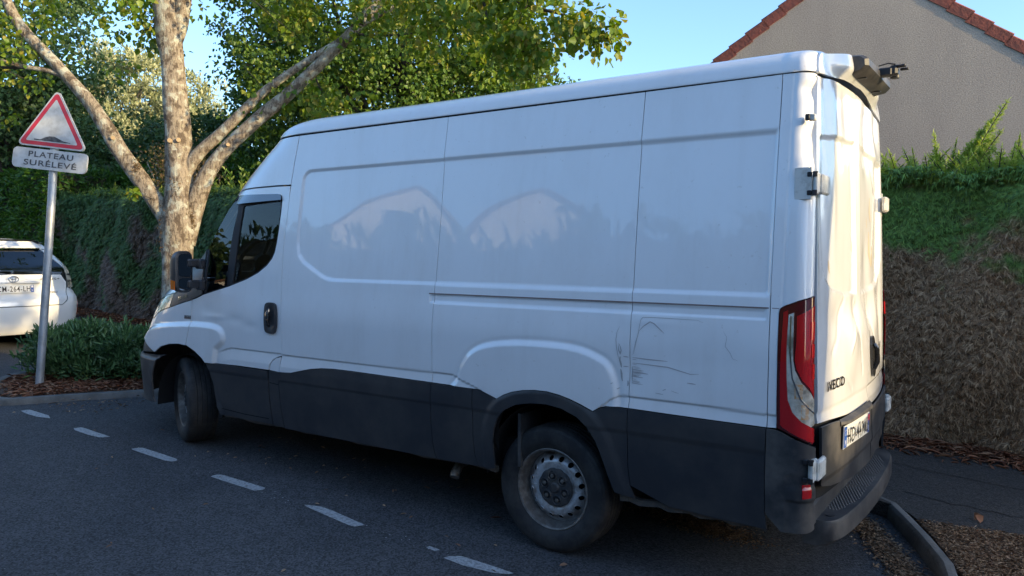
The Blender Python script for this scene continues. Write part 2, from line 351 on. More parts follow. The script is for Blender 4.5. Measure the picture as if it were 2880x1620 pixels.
fZ=_pch([.2,VG,VG+.04,VG+.08,VG+.12,VG+.17,VG+.24,VG+.4,VG+.6,VG+.95],[.2,VG,2.512,2.547,2.573,2.591,2.606,2.63,2.65,2.665])
XN=[[.2,.35,.5,.8,.95,1.1,1.2,1.28,1.38,1.6,1.85,2.15,2.35,VG,VG+.04,VG+.08,VG+.12,VG+.17,VG+.24,VG+.95],
    [4.36,4.44,4.47,4.47,4.42,4.30,4.12,3.98,3.85,3.66,3.44,3.17,2.92,2.70,2.66,2.6,2.53,2.46,2.3,2.1]]
XN[1]=[4.563, 4.523, 4.526, 4.546, 4.479, 4.371, 4.28, 4.179, 4.02, 3.646, 3.438, 3.138, 2.893, 2.723, 2.683, 2.623, 2.553, 2.483, 2.323, 2.123]
fXN=_pch(*XN)
fL=_pch([.2,.95,1.38,2.15,VG,VG+.24,VG+.95],[1.1,1.1,.95,.72,.62,.5,.5])
fXR=_pch([.2,.9,1.45,VG,VG+.24,VG+.95],[-1.37,-1.365,-1.352,-1.315,-1.29,-1.29])
RC=.07; PW=2.6
def Sbody(u,v):
    u,v=np.broadcast_arrays(np.asarray(u,float),np.asarray(v,float))
    Y=fY(v);Z=fZ(v);xn=fXN(v);L=fL(v);x0=xn-L;xr=fXR(v)
    ph=np.clip(u-x0,0,np.pi/2)
    s,c=np.sin(ph),np.cos(ph)
    Ys=np.maximum(Y,1e-6)
    r=((s/L)**PW+(c)**PW)**(-1/PW)      # in units where side=Y
    x=np.where(u>x0,x0+r*s,u); y=np.where(u>x0,Ys*r*c,Y)
    ur=xr+RC
    a=np.clip((ur-u)/RC,0,np.pi/2)
    x=np.where(u<ur,ur-RC*np.sin(a),x); y=np.where(u<ur,Y-RC*(1-np.cos(a))*np.minimum(1,Y/.3),y)
    return np.stack([x,y,Z],-1)

Sbody.sign=-1
def x0f(v): return fXN(v)-fL(v)
def umax(v): return float(fXN(v)-fL(v)+math.pi/2)
def Sfront(t,v): return Sbody(x0f(v)+t,v)
Sfront.sign=-1
def TT(pts):
    """(u,v) outline -> front-relative (t,v); u of None means the centre line"""
    out=[]; n=len(pts)
    q=[((umax(v) if u is None else u),v,u is None) for u,v in pts]
    for i in range(n):
        a,b_=q[i],q[(i+1)%n]; k=max(1,int(math.ceil(math.hypot(b_[0]-a[0],b_[1]-a[1])/.05)))
        for j in range(k):
            f=j/k; v=a[1]+(b_[1]-a[1])*f; u=a[0]+(b_[0]-a[0])*f; out.append((math.pi/2 if (a[2] and b_[2]) or (j==0 and a[2]) else min(math.pi/2,u-float(x0f(v))),v))
    return out
HP=math.pi/2
fB=_pch([.4,.75,1.22,1.42,1.9,2.35,2.55],[.05,.05,.042,.018,.02,.016,.012])
def Srear(y,z):
    y,z=np.broadcast_arrays(np.asarray(y,float),np.asarray(z,float))
    return np.stack([fXR(z)-fB(z)*np.clip(1-(y/.87)**2,0,1),y,z],-1)
Srear.sign=-1
def shift(pts,dx,dy=0): return [(a+dx,b+dy) for a,b in pts]
def mirr(pts): return [(-a,b) for a,b in pts]

PANEL=[(2.0,2.216),(2.035,2.205),(2.062,2.185),(2.078,2.15),(2.082,2.08),(2.083,1.95),(2.086,1.80),(2.08,1.69),(2.058,1.61),(2.0,1.556),(1.888,1.503),(1.79,1.458),(1.74,1.445),(1.68,1.438),(-1.170,1.434),(-1.182,1.46),(-1.184,2.19),(-1.176,2.217)]
GROOVE=[(.836,1.391),(-1.17,1.391),(-1.171,1.332),(.834,1.332)]
BULGE=smoothpoly([(.66,.86),(.611,.914),(.576,.997),(.518,1.07),(.418,1.122),(.266,1.15),(.107,1.161),(-.07,1.162),(-.215,1.149),(-.309,1.122),(-.378,1.087),(-.42,1.021),(-.439,.943),(-.445,.80)],sub=3)+[(.1,.6)]
CLAD=[(2.311,.806),(2.192,.799),(2.071,.809),(1.974,.830),(1.879,.851),(1.763,.866),(1.65,.872),(1.475,.873),(.721,.866),(.494,.863),(.429,.863),(.312,.826),(.27,.851),(.208,.875),(.137,.891),(.057,.900),(-.021,.901),(-.097,.891),(-.162,.876),(-.226,.856),(-.298,.829),(-.334,.850),(-.37,.861),(-.421,.864),(-.51,.864),(-.717,.861),(-.946,.859),(-1.179,.858),(-1.226,.860)]
RARCH=[(.331,.43),(.336,.50),(.342,.582),(.331,.653),(.303,.722),(.255,.770),(.178,.809),(.077,.828),(-.02,.833),(-.115,.822),(-.208,.789),(-.262,.748),(-.315,.676),(-.349,.602),(-.383,.512),(-.419,.430)]
CRV=_pch([-1.3,-1.178,-.717,-.463,-.412,-.369,-.316],[.922,.922,.927,.929,.913,.882,.841])
CRV2=_pch([.423,.494,.606,.663,.768,2.2],[.865,.888,.921,.934,.934,.930])
def dents(u,v,L):
    r=0
    for a,b,sa,sb,am in L: r=r+am*np.exp(-((u-a)/sa)**2-((v-b)/sb)**2)
    return r
SIDE_D=[(-.50,1.05,.10,.10,-.010),(-.75,1.12,.22,.14,-.007),(-.62,1.30,.16,.03,.003),(-1.0,1.16,.12,.10,-.004),(1.4,1.15,.5,.2,.002),(-.3,1.3,.3,.15,-.003),(1.25,1.8,.5,.3,-.004),(.1,1.8,.6,.3,-.004),(-.85,1.8,.3,.35,.003)]
def hside(u,v):
    P=np.stack([np.ravel(u),np.ravel(v)],1); h=np.zeros(len(P)); U,V=P[:,0],P[:,1]
    m=V>1.38
    if m.any(): h[m]+=-.010*ss(sdist(P[m],PANEL)/.026)
    m=(V>1.30)&(V<1.42)
    if m.any(): h[m]+=-.007*ss(sdist(P[m],GROOVE)/.016)
    m=V<1.25
    if m.any():
        sd=sdist(P[m],BULGE); h[m]+=.015*ss((sd+.004)/.036)-.0025*np.exp(-((sd+.008)/.012)**2)
    vc=np.where(U>.42,CRV2(U),CRV(U)); ok=((U>.42)|(U<-.316))
    d=vc-V; below=np.where(d>0,-.009*ss(d/.012)+np.clip(d-.008,0,.08)*.17,0); h+=np.where(ok&(d>0),below,0)
    h+=dents(U,V,SIDE_D)
    wz=ss((V-1.93)/.10)*ss((2.46-V)/.08); h+=-.018*ss((-1.235-U)/.10)*wz*(1+.30*np.sin(V*24)+.12*np.sin(V*61))
    # thin vertical stiffening line near the rear edge
    h+=-.0025*np.exp(-((U+1.235)/.006)**2)*(V>.93)
    return h.reshape(np.shape(u))
DC=_pch([2.1,2.404,2.658,2.746,2.836,3.003],[.933,.934,.936,.933,.913,.856])
FARCH=smoothpoly([(4.4,.93),(4.095,.935),(3.95,1.005),(3.84,1.04),(3.626,1.072),(3.4,1.092),(3.233,1.103),(3.033,1.106),(2.904,1.096),(2.832,1.067),(2.80,1.01),(2.82,.95),(2.90,.90)],sub=3)+[(2.95,.6),(4.4,.6)]
FRONT_D=[(3.05,1.20,.08,.05,-.006),(2.7,1.14,.10,.035,-.005),(2.95,1.15,.12,.02,.004),(2.52,1.10,.07,.03,-.004),(2.45,1.35,.15,.15,-.003)]
def hfront(u,v):
    P=np.stack([np.ravel(u),np.ravel(v)],1); U,V=P[:,0],P[:,1]
    h=.022*ss((sdist(P,FARCH)+.003)/.05)
    d=DC(U)-V; h+=np.where((U<3.0)&(d>0),(-.009*ss(d/.012)+np.clip(d-.008,0,.08)*.17)*ss((2.95-U)/.15),0)
    h+=dents(U,V,FRONT_D)
    return h.reshape(np.shape(u))
def hclad(u,v):
    P=np.stack([np.ravel(u),np.ravel(v)],1); U,V=P[:,0],P[:,1]
    d1=segdist(P,RARCH,False); d2=segdist(P,FIN,False); h=.010+.012*ss((.100-np.minimum(d1,d2))/.05)
    h+=.005*ss((V-.735)/.02)*ss((.9-V)/.1)
    return h.reshape(np.shape(u))
FOUT=[(3.738,.824),(3.64,.879),(3.508,.910),(3.385,.919),(3.286,.914),(3.171,.879),(3.079,.830),(3.043,.800)]
FIN=[(3.565,.821),(3.47,.846),(3.329,.847),(3.213,.825),(3.139,.781),(3.087,.718),(3.046,.643),(3.017,.556),(2.991,.468),(2.934,.422)]
SB=[(2.150,2.470),(2.171,2.30),(2.190,2.112),(2.197,2.0),(2.203,1.861),(2.209,1.722),(2.208,1.585),(2.199,1.449),(2.181,1.247),(2.175,1.10),(2.170,.994),(2.168,.915)]
SB2=[(2.179,.905),(2.191,.809),(2.197,.716),(2.193,.623),(2.18,.511),(2.160,.412)]
S2=[(.800,2.472),(.808,2.2),(.804,1.7),(.798,1.25),(.797,.867),(.803,.755),(.805,.618),(.798,.518),(.785,.446),(.770,.414)]
S3=[(-.495,2.475),(-.490,2.2),(-.490,1.9),(-.497,1.3),(-.495,.864),(-.493,.77),(-.492,.593),(-.505,.477),(-.53,.411)]
SR=[(-1.180,2.478),(-1.178,1.885),(-1.180,1.524),(-1.185,1.171),(-1.183,.858),(-1.178,.632),(-1.180,.467),(-1.188,.392)]
FILL=[(2.168,.915),(2.227,.903),(2.276,.879),(2.302,.841),(2.311,.806),(2.313,.725),(2.311,.611),(2.300,.517),(2.287,.421)]
def ribbon(mb,pts,w,fn,lift,mi=0,step=.04,hf=None,taper=False):
    p=resamp(pts,step,False); n=len(p); V=[];F=[]
    for i in range(n):
        t=np.array(p[min(i+1,n-1)])-np.array(p[max(i-1,0)]); t=t/(np.linalg.norm(t) or 1); nn=np.array([-t[1],t[0]])
        ww=w*(1 if not taper else .25+.75*math.sin(math.pi*min(1,max(0,(i+.3)/(n-.4)))))/2
        for s_ in (-1,1):
            u,v=np.array(p[i])+nn*ww*s_; q=fn(u,v); k=NORM(fn,u,v); h=(float(hf(np.array([u]),np.array([v]))[0]) if hf else 0)+lift
            V.append(q+k*h)
    for i in range(n-1): F.append((2*i,2*i+1,2*i+3,2*i+2))
    mb.add(V,F,mi)
def surftext(mb,st,o,ex,ey,hgt,fn3,mi=0,bold=.0,sx=1.0,width=None,lift=0):
    """text laid on a surface; o origin (2d), ex, ey 2d unit axes, fn3(a,b)->3d"""
    V,F,w=textgeo(st,bold,sx,1.15); k=hgt; kx=hgt if width is None else width/w
    P=[fn3(o[0]+ex[0]*p[0]*kx+ey[0]*p[1]*k, o[1]+ex[1]*p[0]*kx+ey[1]*p[1]*k) for p in V]
    mb.add(P,F,mi)

van=empty('delivery_van',(0,0,0),0,'white high-roofed panel van with dented rear doors and black lower cladding, at the kerb','van')
def both(name,outer,mats,fn,h=None,step=.02,rstep=None,**k):
    a=patch(name,outer,mats,van,fn,h,step=step,sides=(1,),**k)
    b=patch(name,outer,mats,van,fn,h,step=rstep or max(step*2.5,.04),sides=(-1,),**k)
    return a,b
def rev(p): return list(reversed(p))
PT='white_paint'
def upto(line,lo,hi): return [p for p in line if lo<=p[1]<=hi]
def cladseg(a,b): return [p for p in CLAD if b-1e-6<=p[0]<=a+1e-6]
# --- white side panels
top=2.470
both('side_panel',upto(SB,.916,2.5)+[SB2[0],(2.187,.84),(2.192,.803)]+[p for p in CLAD if .81<p[0]<2.19]+rev(upto(S2,.866,2.5)),PT,Sbody,hside,step=.0095)
both('side_panel',upto(S2,.866,2.5)+[p for p in CLAD if -.49<p[0]<.79]+rev(upto(S3,.863,2.5)),PT,Sbody,hside,step=.0095)
both('side_panel',upto(S3,.863,2.5)+[p for p in CLAD if -1.17<p[0]<-.50]+rev(upto(SR,.857,2.5)),PT,Sbody,hside,step=.0095)
LAMP=[(-1.398,1.452),(-1.404,1.34),(-1.408,1.19),(-1.408,1.03),(-1.408,.878),(-1.408,.81),(-1.392,.794),(-1.317,.826),(-1.256,.852),(-1.227,.862),(-1.225,.977),(-1.225,1.134),(-1.223,1.289),(-1.222,1.372),(-1.226,1.389),(-1.239,1.400),(-1.308,1.428)]
both('corner_pillar',upto(SR,.857,2.5)+[(-1.226,.860),(-1.225,.977),(-1.225,1.134),(-1.223,1.289),(-1.222,1.372),(-1.226,1.389),(-1.239,1.400),(-1.308,1.428),(-1.398,1.452)]+[(-1.392,1.6),(-1.385,1.8),(-1.378,2.0),(-1.370,2.2),(-1.360,2.40),(-1.357,2.474)],PT,Sbody,hside,step=.0085)
# --- tail lights
for sd in (1,-1):
    st=.01 if sd==1 else .03
    tl=patch('tail_light',LAMP,'red_lens_dark',van,Sbody,None,step=st,gap=.003,lift=.004,sides=(sd,),flange=.02)
    tl['label']='cracked wraparound tail light' if sd==1 else 'red tail light on the far corner'
    patch('red_lens_band',[(-1.243,1.375),(-1.262,1.385),(-1.268,1.24),(-1.272,1.09),(-1.285,.985),(-1.31,.94),(-1.35,.895),(-1.385,.872),(-1.404,.865),(-1.404,.81),(-1.39,.803),(-1.32,.835),(-1.255,.868),(-1.243,.88),(-1.238,1.1)],'red_lens',tl,Sbody,None,step=st,gap=0,lift=.0065,sides=(sd,),flange=.004)
    patch('red_lens_band',[(-1.300,1.36),(-1.385,1.405),(-1.393,1.40),(-1.402,1.10),(-1.402,.995),(-1.366,1.045),(-1.333,1.08),(-1.308,1.13),(-1.300,1.17),(-1.304,1.25)],'red_lens',tl,Sbody,None,step=st,gap=0,lift=.0062,sides=(sd,),flange=.004)
    patch('clear_lens',[(-1.266,1.365),(-1.288,1.375),(-1.291,1.27),(-1.294,1.170),(-1.302,1.125),(-1.328,1.072),(-1.362,1.035),(-1.400,.99),(-1.406,.952),(-1.404,.884),(-1.376,.876),(-1.332,.900),(-1.296,.940),(-1.275,.992),(-1.268,1.085),(-1.264,1.24)],'clear_lens',tl,Sbody,None,step=st,gap=0,lift=.0068,sides=(sd,),flange=.004)
    b=MB()
    for v0,v1,u0,u1 in ((1.255,1.335,-1.398,-1.362),(1.18,1.238,-1.398,-1.372),(1.085,1.150,-1.400,-1.378)):
        m=patch('reflector_cell',[(u1,v0),(u0,v0),(u0,v1),(u1,v1)],'bright_red_lens',tl,Sbody,None,step=.01,gap=0,lift=.0085,sides=(sd,),flange=.003)
    for u0,v0 in ((-1.318,1.03),(-1.345,.94)): patch('indicator_cell',[(u0+.016,v0-.03),(u0-.016,v0-.03),(u0-.016,v0+.035),(u0+.016,v0+.035)],'orange_glass',tl,Sbody,None,step=.02,gap=0,lift=.0072,sides=(sd,),flange=.0)
    b=MB(); ribbon(b,[(-1.276,1.36),(-1.280,1.2),(-1.292,1.09),(-1.325,1.0),(-1.365,.955),(-1.402,.93)],.006,Sbody,.0085); 
    if sd==-1: b.v=[(p[0],-p[1],p[2]) for p in b.v]
    b.build('lens_rib',['chrome'],tl)
# --- black side cladding
both('side_cladding',SB2[1:]+[(2.0,.412),(1.4,.413),(.9,.413)]+rev(upto(S2,.414,.868))+rev([p for p in CLAD if .81<p[0]<2.19]),'black_plastic',Sbody,hclad,step=.013)
both('side_cladding',upto(S2,.414,.868)+[(.6,.416),(.46,.418),(.460,.43),(.479,.483),(.489,.571),(.489,.703),(.486,.862)]+[(.721,.866)],'black_plastic',Sbody,hclad,step=.013)
both('wheel_arch_trim',[(.486,.862),(.489,.703),(.489,.571),(.479,.483),(.460,.420),(.38,.421)]+RARCH+[(-.53,.413)]+rev(upto(S3,.412,.8645))+rev([p for p in CLAD if -.49<p[0]<.48]),'black_plastic',Sbody,hclad,step=.011)
both('side_cladding',upto(S3,.412,.8645)+[(-.714,.406),(-.944,.396),(-1.188,.392)]+rev(upto(SR,.393,.86))+rev([p for p in CLAD if -1.17<p[0]<-.50]),'black_plastic',Sbody,hclad,step=.013)
def hcorner(u,v):
    h=.014+.006*(ss((v-.655)/.012)-ss((v-.60)/.012)+ss((v-.54)/.012)-1)*ss((-1.26-u)/.03)
    return h
both('bumper_corner',upto(SR,.393,.858)+[(-1.25,.395),(-1.36,.40),(-1.408,.41),(-1.408,.60),(-1.408,.790),(-1.392,.788),(-1.317,.820),(-1.256,.846),(-1.226,.856)],'grey_bumper_plastic',Sbody,hcorner,step=.011)
for sd in (1,-1):
    patch('rear_reflector',[(-1.335,.562),(-1.372,.565),(-1.372,.625),(-1.335,.622)],'red_lens',van,Sbody,hcorner,step=.01,gap=0,lift=.004,sides=(sd,))
# sill flange under the cladding
b=MB()
for sd in (1,-1):
    for (a,c,zz) in ((2.9,.36,.400),(-.43,-1.18,.375)):
        n=14
        V=[]
        for i in range(n+1):
            x=a+(c-a)*i/n; z=zz+.008*math.sin(i*2.1); V+=[(x,sd*.955,z+.03),(x,sd*.952,z),(x,sd*.92,z+.0),(x,sd*.92,z+.03)]
        F=[(4*i+j,4*i+(j+1)%4,4*i+4+(j+1)%4,4*i+4+j) for i in range(n) for j in range(4)]
        b.add(V,F)
b.build('sill_flange',['dirty_sill'],van)
# --- front doors
GL_EDGE=[(2.85,2.056),(2.60,2.054),(2.33,2.049),(2.295,2.043),(2.278,2.028),(2.271,2.0),(2.272,1.912),(2.279,1.80),(2.288,1.70),(2.300,1.632),(2.325,1.585),(2.374,1.538),(2.465,1.485),(2.593,1.435),(2.795,1.378),(2.95,1.343),(3.095,1.309)]
DOOR=[(2.200,2.104),(2.358,2.106),(2.559,2.104),(2.72,2.101),(2.83,2.092),(2.925,2.076)]+GL_EDGE+[(3.18,1.279),(3.232,1.266),(3.229,1.20),(3.231,1.11),(3.244,1.032),(3.269,.963),(3.284,.917)]+FOUT[5:]+[(2.664,.808)]+[(2.311,.808),(2.302,.841),(2.276,.879),(2.227,.903),(2.172,.917)]+rev(SB[3:-1])
FRAME=GL_EDGE+[(3.12,1.431),(3.141,1.542),(3.19,1.60),(3.288,1.657),(3.215,1.746),(3.115,1.885),(3.01,2.0),(2.935,2.068)]
QG=[(2.885,2.050),(2.838,2.047),(2.795,1.933),(2.815,1.80),(2.826,1.682),(2.830,1.58),(2.830,1.471),(2.827,1.385),(3.085,1.322),(3.094,1.429),(3.118,1.545),(3.175,1.610),(3.258,1.672),(3.135,1.838),(3.035,1.960),(2.96,2.02)]
WG=[(2.722,1.975),(2.495,1.988),(2.293,1.997),(2.289,1.898),(2.295,1.758),(2.310,1.653),(2.334,1.600),(2.380,1.551),(2.457,1.504),(2.556,1.458),(2.683,1.422),(2.757,1.402),(2.752,1.473),(2.745,1.617),(2.735,1.799)]
DCLAD=[(3.043,.800),(2.664,.805),(2.313,.803),(2.313,.725),(2.311,.611),(2.300,.517),(2.290,.423),(2.528,.419),(2.893,.423),(2.903,.450),(2.924,.487),(2.942,.564),(2.962,.651),(3.001,.737)]
HAND=smoothpoly([(2.335,1.268),(2.279,1.280),(2.228,1.268),(2.210,1.21),(2.209,1.13),(2.228,1.076),(2.279,1.066),(2.33,1.078),(2.342,1.13),(2.343,1.21)],closed=True,sub=3)
doors=[]
for sd in (1,-1):
    st=.0095 if sd==1 else .03
    d=patch('front_door',DOOR,PT,van,Sbody,hfront,step=st,sides=(sd,)); doors.append(d)
    patch('window_frame',FRAME,'interior_dark',d,Sbody,None,holes=[QG,WG],step=.02,sides=(sd,),lift=-.006,gap=.001)
    qo=patch('quarter_window',QG,'quarter_glass',d,Sbody,None,step=.2,sides=(sd,),lift=-.008,gap=-.004,flange=0,grid=False)
    qv=np.array([v.co[:] for v in qo.data.vertices]); qc=qv.mean(0); qn=np.linalg.svd(qv-qc)[2][2]; qn=qn if qn[1]*sd>0 else -qn
    qv=qv-((qv-qc)@qn)[:,None]*qn*.93-qn*.006
    qn2=qo.data; qn2.vertices.foreach_set('co',qv.ravel()); qn2.update(); qn2.normals_split_custom_set_from_vertices([tuple(qn)]*len(qv))
    patch('side_window',WG,'van_glass',d,Sbody,None,step=.03,sides=(sd,),lift=-.014,gap=0,flange=0)
    patch('rain_deflector',[(2.812,2.060),(2.55,2.056),(2.33,2.050),(2.29,2.043),(2.276,2.028),(2.270,2.003),(2.40,2.0),(2.60,1.994),(2.785,1.986)],'smoked_deflector',d,Sbody,lambda u,v: .004+(2.06-v)*.22,step=.02,sides=(sd,),gap=0,flange=.004)
    patch('door_cladding',DCLAD,'black_plastic',d,Sbody,hclad,step=.013 if sd==1 else .04,sides=(sd,))
    hb=patch('door_handle',HAND,'black_plastic',d,Sbody,lambda u,v: .012-.013*ss(1.15-np.hypot((u-2.276)/.050,(v-1.175)/.090)) ,step=.008,sides=(sd,),lift=.004,gap=0)
    g=MB(); pts=[(2.300,1.245),(2.300,1.20),(2.298,1.15),(2.292,1.11)]
    q=[]
    for (u,v),of in zip(pts,(.0,.022,.022,.004)): q.append(Sbody(u,v)+NORM(Sbody,u,v)*of)
    if sd==-1: q=[(p[0],-p[1],p[2]) for p in q]
    g.tube(q,[.012,.014,.014,.011],8); g.build('pull_grip',['shiny_black'],hb,angle=40)
both('door_filler',FILL+[(2.160,.412)]+rev(SB2),PT,Sbody,None,step=.02) if False else None
both('body_filler',[(2.172,.912),(2.227,.899),(2.272,.876),(2.298,.841),(2.307,.806),(2.196,.801),(2.183,.90)],PT,Sbody,None,step=.015)
both('side_cladding',[(2.308,.803),(2.309,.725),(2.307,.611),(2.296,.517),(2.284,.421),(2.164,.414),(2.184,.511),(2.197,.623),(2.201,.716),(2.195,.803)],'black_plastic',Sbody,None,step=.015,lift=.008)
b=MB()
for sd in (1,):
    ribbon(b,[(2.30,.722),(2.203,.716)],.005,Sbody,.0095); ribbon(b,[(2.94,.475),(2.6,.462),(2.32,.463)],.006,Sbody,.0145)
b.build('cladding_joint',['dark_void'],van)
# --- front wing, headlight, dark trim, bumper, hood, windscreen, roof front
bothf=lambda name,pts,m,h=None,step=.02,**k: patch(name,TT(pts),m,van,Sfront,h,step=step,sides=(1,-1),**k)
hfw=lambda t,v: hfront(x0f(v)+t,v)
bothf('front_wing',[(3.288,.917),(3.273,.963),(3.248,1.032),(3.235,1.11),(3.233,1.20),(3.236,1.262),(3.311,1.247),(3.40,1.226),(3.553,1.190),(3.70,1.158),(3.79,1.130),(3.868,1.088),(4.05,1.075),(4.28,1.07),(4.30,.94),(4.10,.935),(4.026,.915),(3.90,.873),(3.742,.826)]+FOUT[1:5],PT,hfw,step=.012)
bothf('headlight',[(3.553,1.194),(3.70,1.162),(3.79,1.134),(3.868,1.092),(4.05,1.079),(4.40,1.075),(4.38,1.15),(4.15,1.185),(3.975,1.215),(3.875,1.247),(3.662,1.281),(3.52,1.302)],'clear_lens',step=.02,lift=.002)
bothf('wing_trim',[(3.236,1.266),(3.311,1.250),(3.40,1.229),(3.550,1.193),(3.517,1.300),(3.49,1.306),(3.42,1.348),(3.236,1.350)],'black_plastic',step=.02,lift=.001)
bothf('mirror_base',[(3.290,1.654),(3.38,1.585),(3.45,1.48),(3.45,1.42),(3.38,1.353),(3.236,1.353),(3.236,1.270),(3.184,1.281),(3.105,1.311),(3.122,1.431),(3.143,1.542),(3.19,1.60)],'black_plastic',step=.02,lift=.006)
bothf('fog_lamp_surround',[(3.746,.826),(3.90,.870),(4.026,.911),(4.10,.931),(4.30,.936),(4.32,.80),(4.06,.797)],'grey_bumper_plastic',step=.02,lift=.003)
bothf('front_bumper',[(4.10,.790),(4.06,.789),(3.90,.797),(3.74,.806),(3.60,.818),(3.565,.821),(3.64,.800),(3.705,.773),(3.75,.703),(3.785,.63),(3.796,.577),(3.796,.455),(3.76,.415),(4.0,.405),(None,.40),(None,.786)],'grey_bumper_plastic',h=lambda t,v: .012+.02*ss((.79-v)/.03),step=.02)
bothf('grille',[(4.30,.80),(4.285,1.07),(4.40,1.075),(4.38,1.15),(None,1.12),(None,.79)],'shiny_black',step=.03,lift=-.004)
bothf('hood',[(3.50,1.312),(3.53,1.305),(3.662,1.285),(3.875,1.251),(3.975,1.219),(4.15,1.19),(4.38,1.155),(None,1.125),(None,1.415),(3.44,1.415),(3.42,1.352)],PT,step=.03)
bothf('windscreen',[(3.465,1.425),(None,1.425),(None,2.075),(3.08,2.065),(3.165,1.92),(3.265,1.785),(3.36,1.665),(3.42,1.575),(3.46,1.48)],'van_glass',step=.04,lift=-.006,flange=0)
bothf('windscreen_seal',[(3.295,1.656),(3.218,1.750),(3.118,1.888),(3.013,2.003),(2.937,2.073),(2.95,2.078),(None,2.085),(None,2.05),(3.09,2.035),(3.165,1.905),(3.265,1.770),(3.36,1.65),(3.42,1.56),(3.46,1.48),(3.465,1.445),(None,1.445),(None,1.420),(3.452,1.420),(3.455,1.48),(3.385,1.588)],'shiny_black',step=.03,lift=-.002,gap=0)
bothf('cab_roof',[(2.153,2.470),(2.174,2.30),(2.194,2.112),(2.358,2.113),(2.559,2.111),(2.72,2.108),(2.83,2.100),(2.94,2.082),(None,2.090),(None,2.470),(2.6,2.470)],PT,step=.025)
roofo=[(-1.345,2.4785),(2.0,2.4785),(2.3,2.4785),(2.7,2.4785)]+[(umax(v)-.001,v) for v in (2.480,2.50,2.53,2.56,2.60,2.65,2.72,2.9,3.1,3.3,VG+.942)]+[(1.0,VG+.942),(-1.335,VG+.942),(-1.338,3.0),(-1.338,2.72),(-1.338,2.6)]
def hroof(u,v):
    h=.004*np.exp(-((v-2.493)/.010)**2)
    for x in (1.74,-1.18,-1.235): h=h-.0028*np.exp(-((u-x)/.006)**2)
    return h
patch('roof_panel',roofo,PT,van,Sbody,hroof,step=.028,sides=('both',),lift=.004)
b=MB()
for sd in (1,-1):
    c=MB(); ribbon(c,[(-1.33,2.4755),(2.62,2.4755)],.011,Sbody,-.005,step=.2)
    b.add([(p[0],sd*p[1],p[2]) for p in c.v],c.f,0)
b.build('roof_gutter',['dark_void'],van)
# rub strip residue, scratches and decals on the near side
b=MB(); ribbon(b,[(.84,1.3905),(-1.175,1.3905)],.006,Sbody,.001,hf=None)
ribbon(b,[(-1.19,1.3905),(-1.222,1.3905)],.003,Sbody,.001)
b.build('rub_strip',['rub_strip'],van)
SCR=[[(-.436,1.268),(-.424,1.241),(-.419,1.202),(-.423,1.163),(-.433,1.114),(-.442,1.095)],[(-.435,1.183),(-.444,1.169),(-.449,1.15),(-.444,1.13),(-.436,1.149),(-.434,1.173)],[(-.443,1.118),(-.441,1.100),(-.447,1.081),(-.450,1.064)],[(-.446,1.056),(-.451,1.032),(-.453,1.013),(-.457,.996)],[(-.487,1.001),(-.489,.987),(-.487,.975)],
 [(-.512,1.13),(-.524,1.184),(-.538,1.229),(-.551,1.305),(-.561,1.319),(-.601,1.3205),(-.66,1.3205),(-.739,1.320),(-.846,1.319),(-.858,1.313),(-.873,1.309)],[(-.517,1.136),(-.532,1.204),(-.545,1.253)],[(-.973,1.274),(-.99,1.248),(-.983,1.207),(-1.007,1.178),(-1.02,1.152),(-1.045,1.145)],
 [(-.639,.956),(-.68,.953)],[(-.677,.972),(-.692,.979),(-.68,.975)],[(-.507,1.072),(-.511,1.052),(-.509,1.023),(-.511,1.0)],[(-.72,.975),(-.76,.966)],[(-.43,.955),(-.445,.962)],[(-.40,.98),(-.41,.985)]]
b=MB()
for i,s_ in enumerate(SCR): ribbon(b,s_,[.003,.005,.010,.010,.009,.0026,.0022,.002,.003,.004,.006,.002,.005,.005][i],Sbody,.0015,0,.02,hside,True)
for s_ in ([(-.545,1.253),(-.567,1.276),(-.602,1.299),(-.624,1.291),(-.662,1.26),(-.678,1.247)],[(-.51,1.118),(-.595,1.115),(-.698,1.114)],[(-.51,1.091),(-.595,1.089),(-.699,1.086),(-.814,1.063),(-.858,1.067)],[(-.51,1.048),(-.596,1.043)],[(-.8,1.02),(-.844,1.018)],[(-.46,1.12),(-.488,1.118)],[(-.46,1.07),(-.488,1.07)]): ribbon(b,s_,.005,Sbody,.0013,1,.02,hside,True)
for i in range(26):
    v=.985+.13*random.random(); l=.02+.05*random.random(); ribbon(b,[(-.508,v),(-.508-l,v-.002)],.0022,Sbody,.0014,random.choice((0,1,1)),.02,hside,True)
b.build('scratches',['scratch','scratch_light'],van)
b=MB(); ribbon(b,[(1.35,1.16),(1.30,1.165)],.002,Sbody,.001,0); b.build('scratches',['scratch_light'],van)
# small engine badge on the wing and numerals on the black trim
fs=lambda a,v: Sbody(a,v)+NORM(Sbody,a,v)*(.0035+float(hfront(np.array([a]),np.array([v]))[0]))
b=MB(); ribbon(b,[(3.330,1.1295),(3.242,1.1295)],.026,Sbody,.002,1,.02,hfront); surftext(b,'HI-MATIC',(3.326,1.132),(-1,0),(0,1),.008,fs,0,width=.08); b.add([fs(3.327,1.119),fs(3.245,1.119),fs(3.245,1.128),fs(3.327,1.128)],[(0,1,2,3)],2)
b.build('wing_badge',['ink_white','ink_black','rub_strip'],van)
b=MB(); f2=lambda a,v: Sbody(a,v)+NORM(Sbody,a,v)*.006; surftext(b,'35-130',(3.430,1.252),(-.977,.2),(-.10,1),.026,f2,0,bold=.01,width=.13); b.build('model_numerals',['chrome'],van)
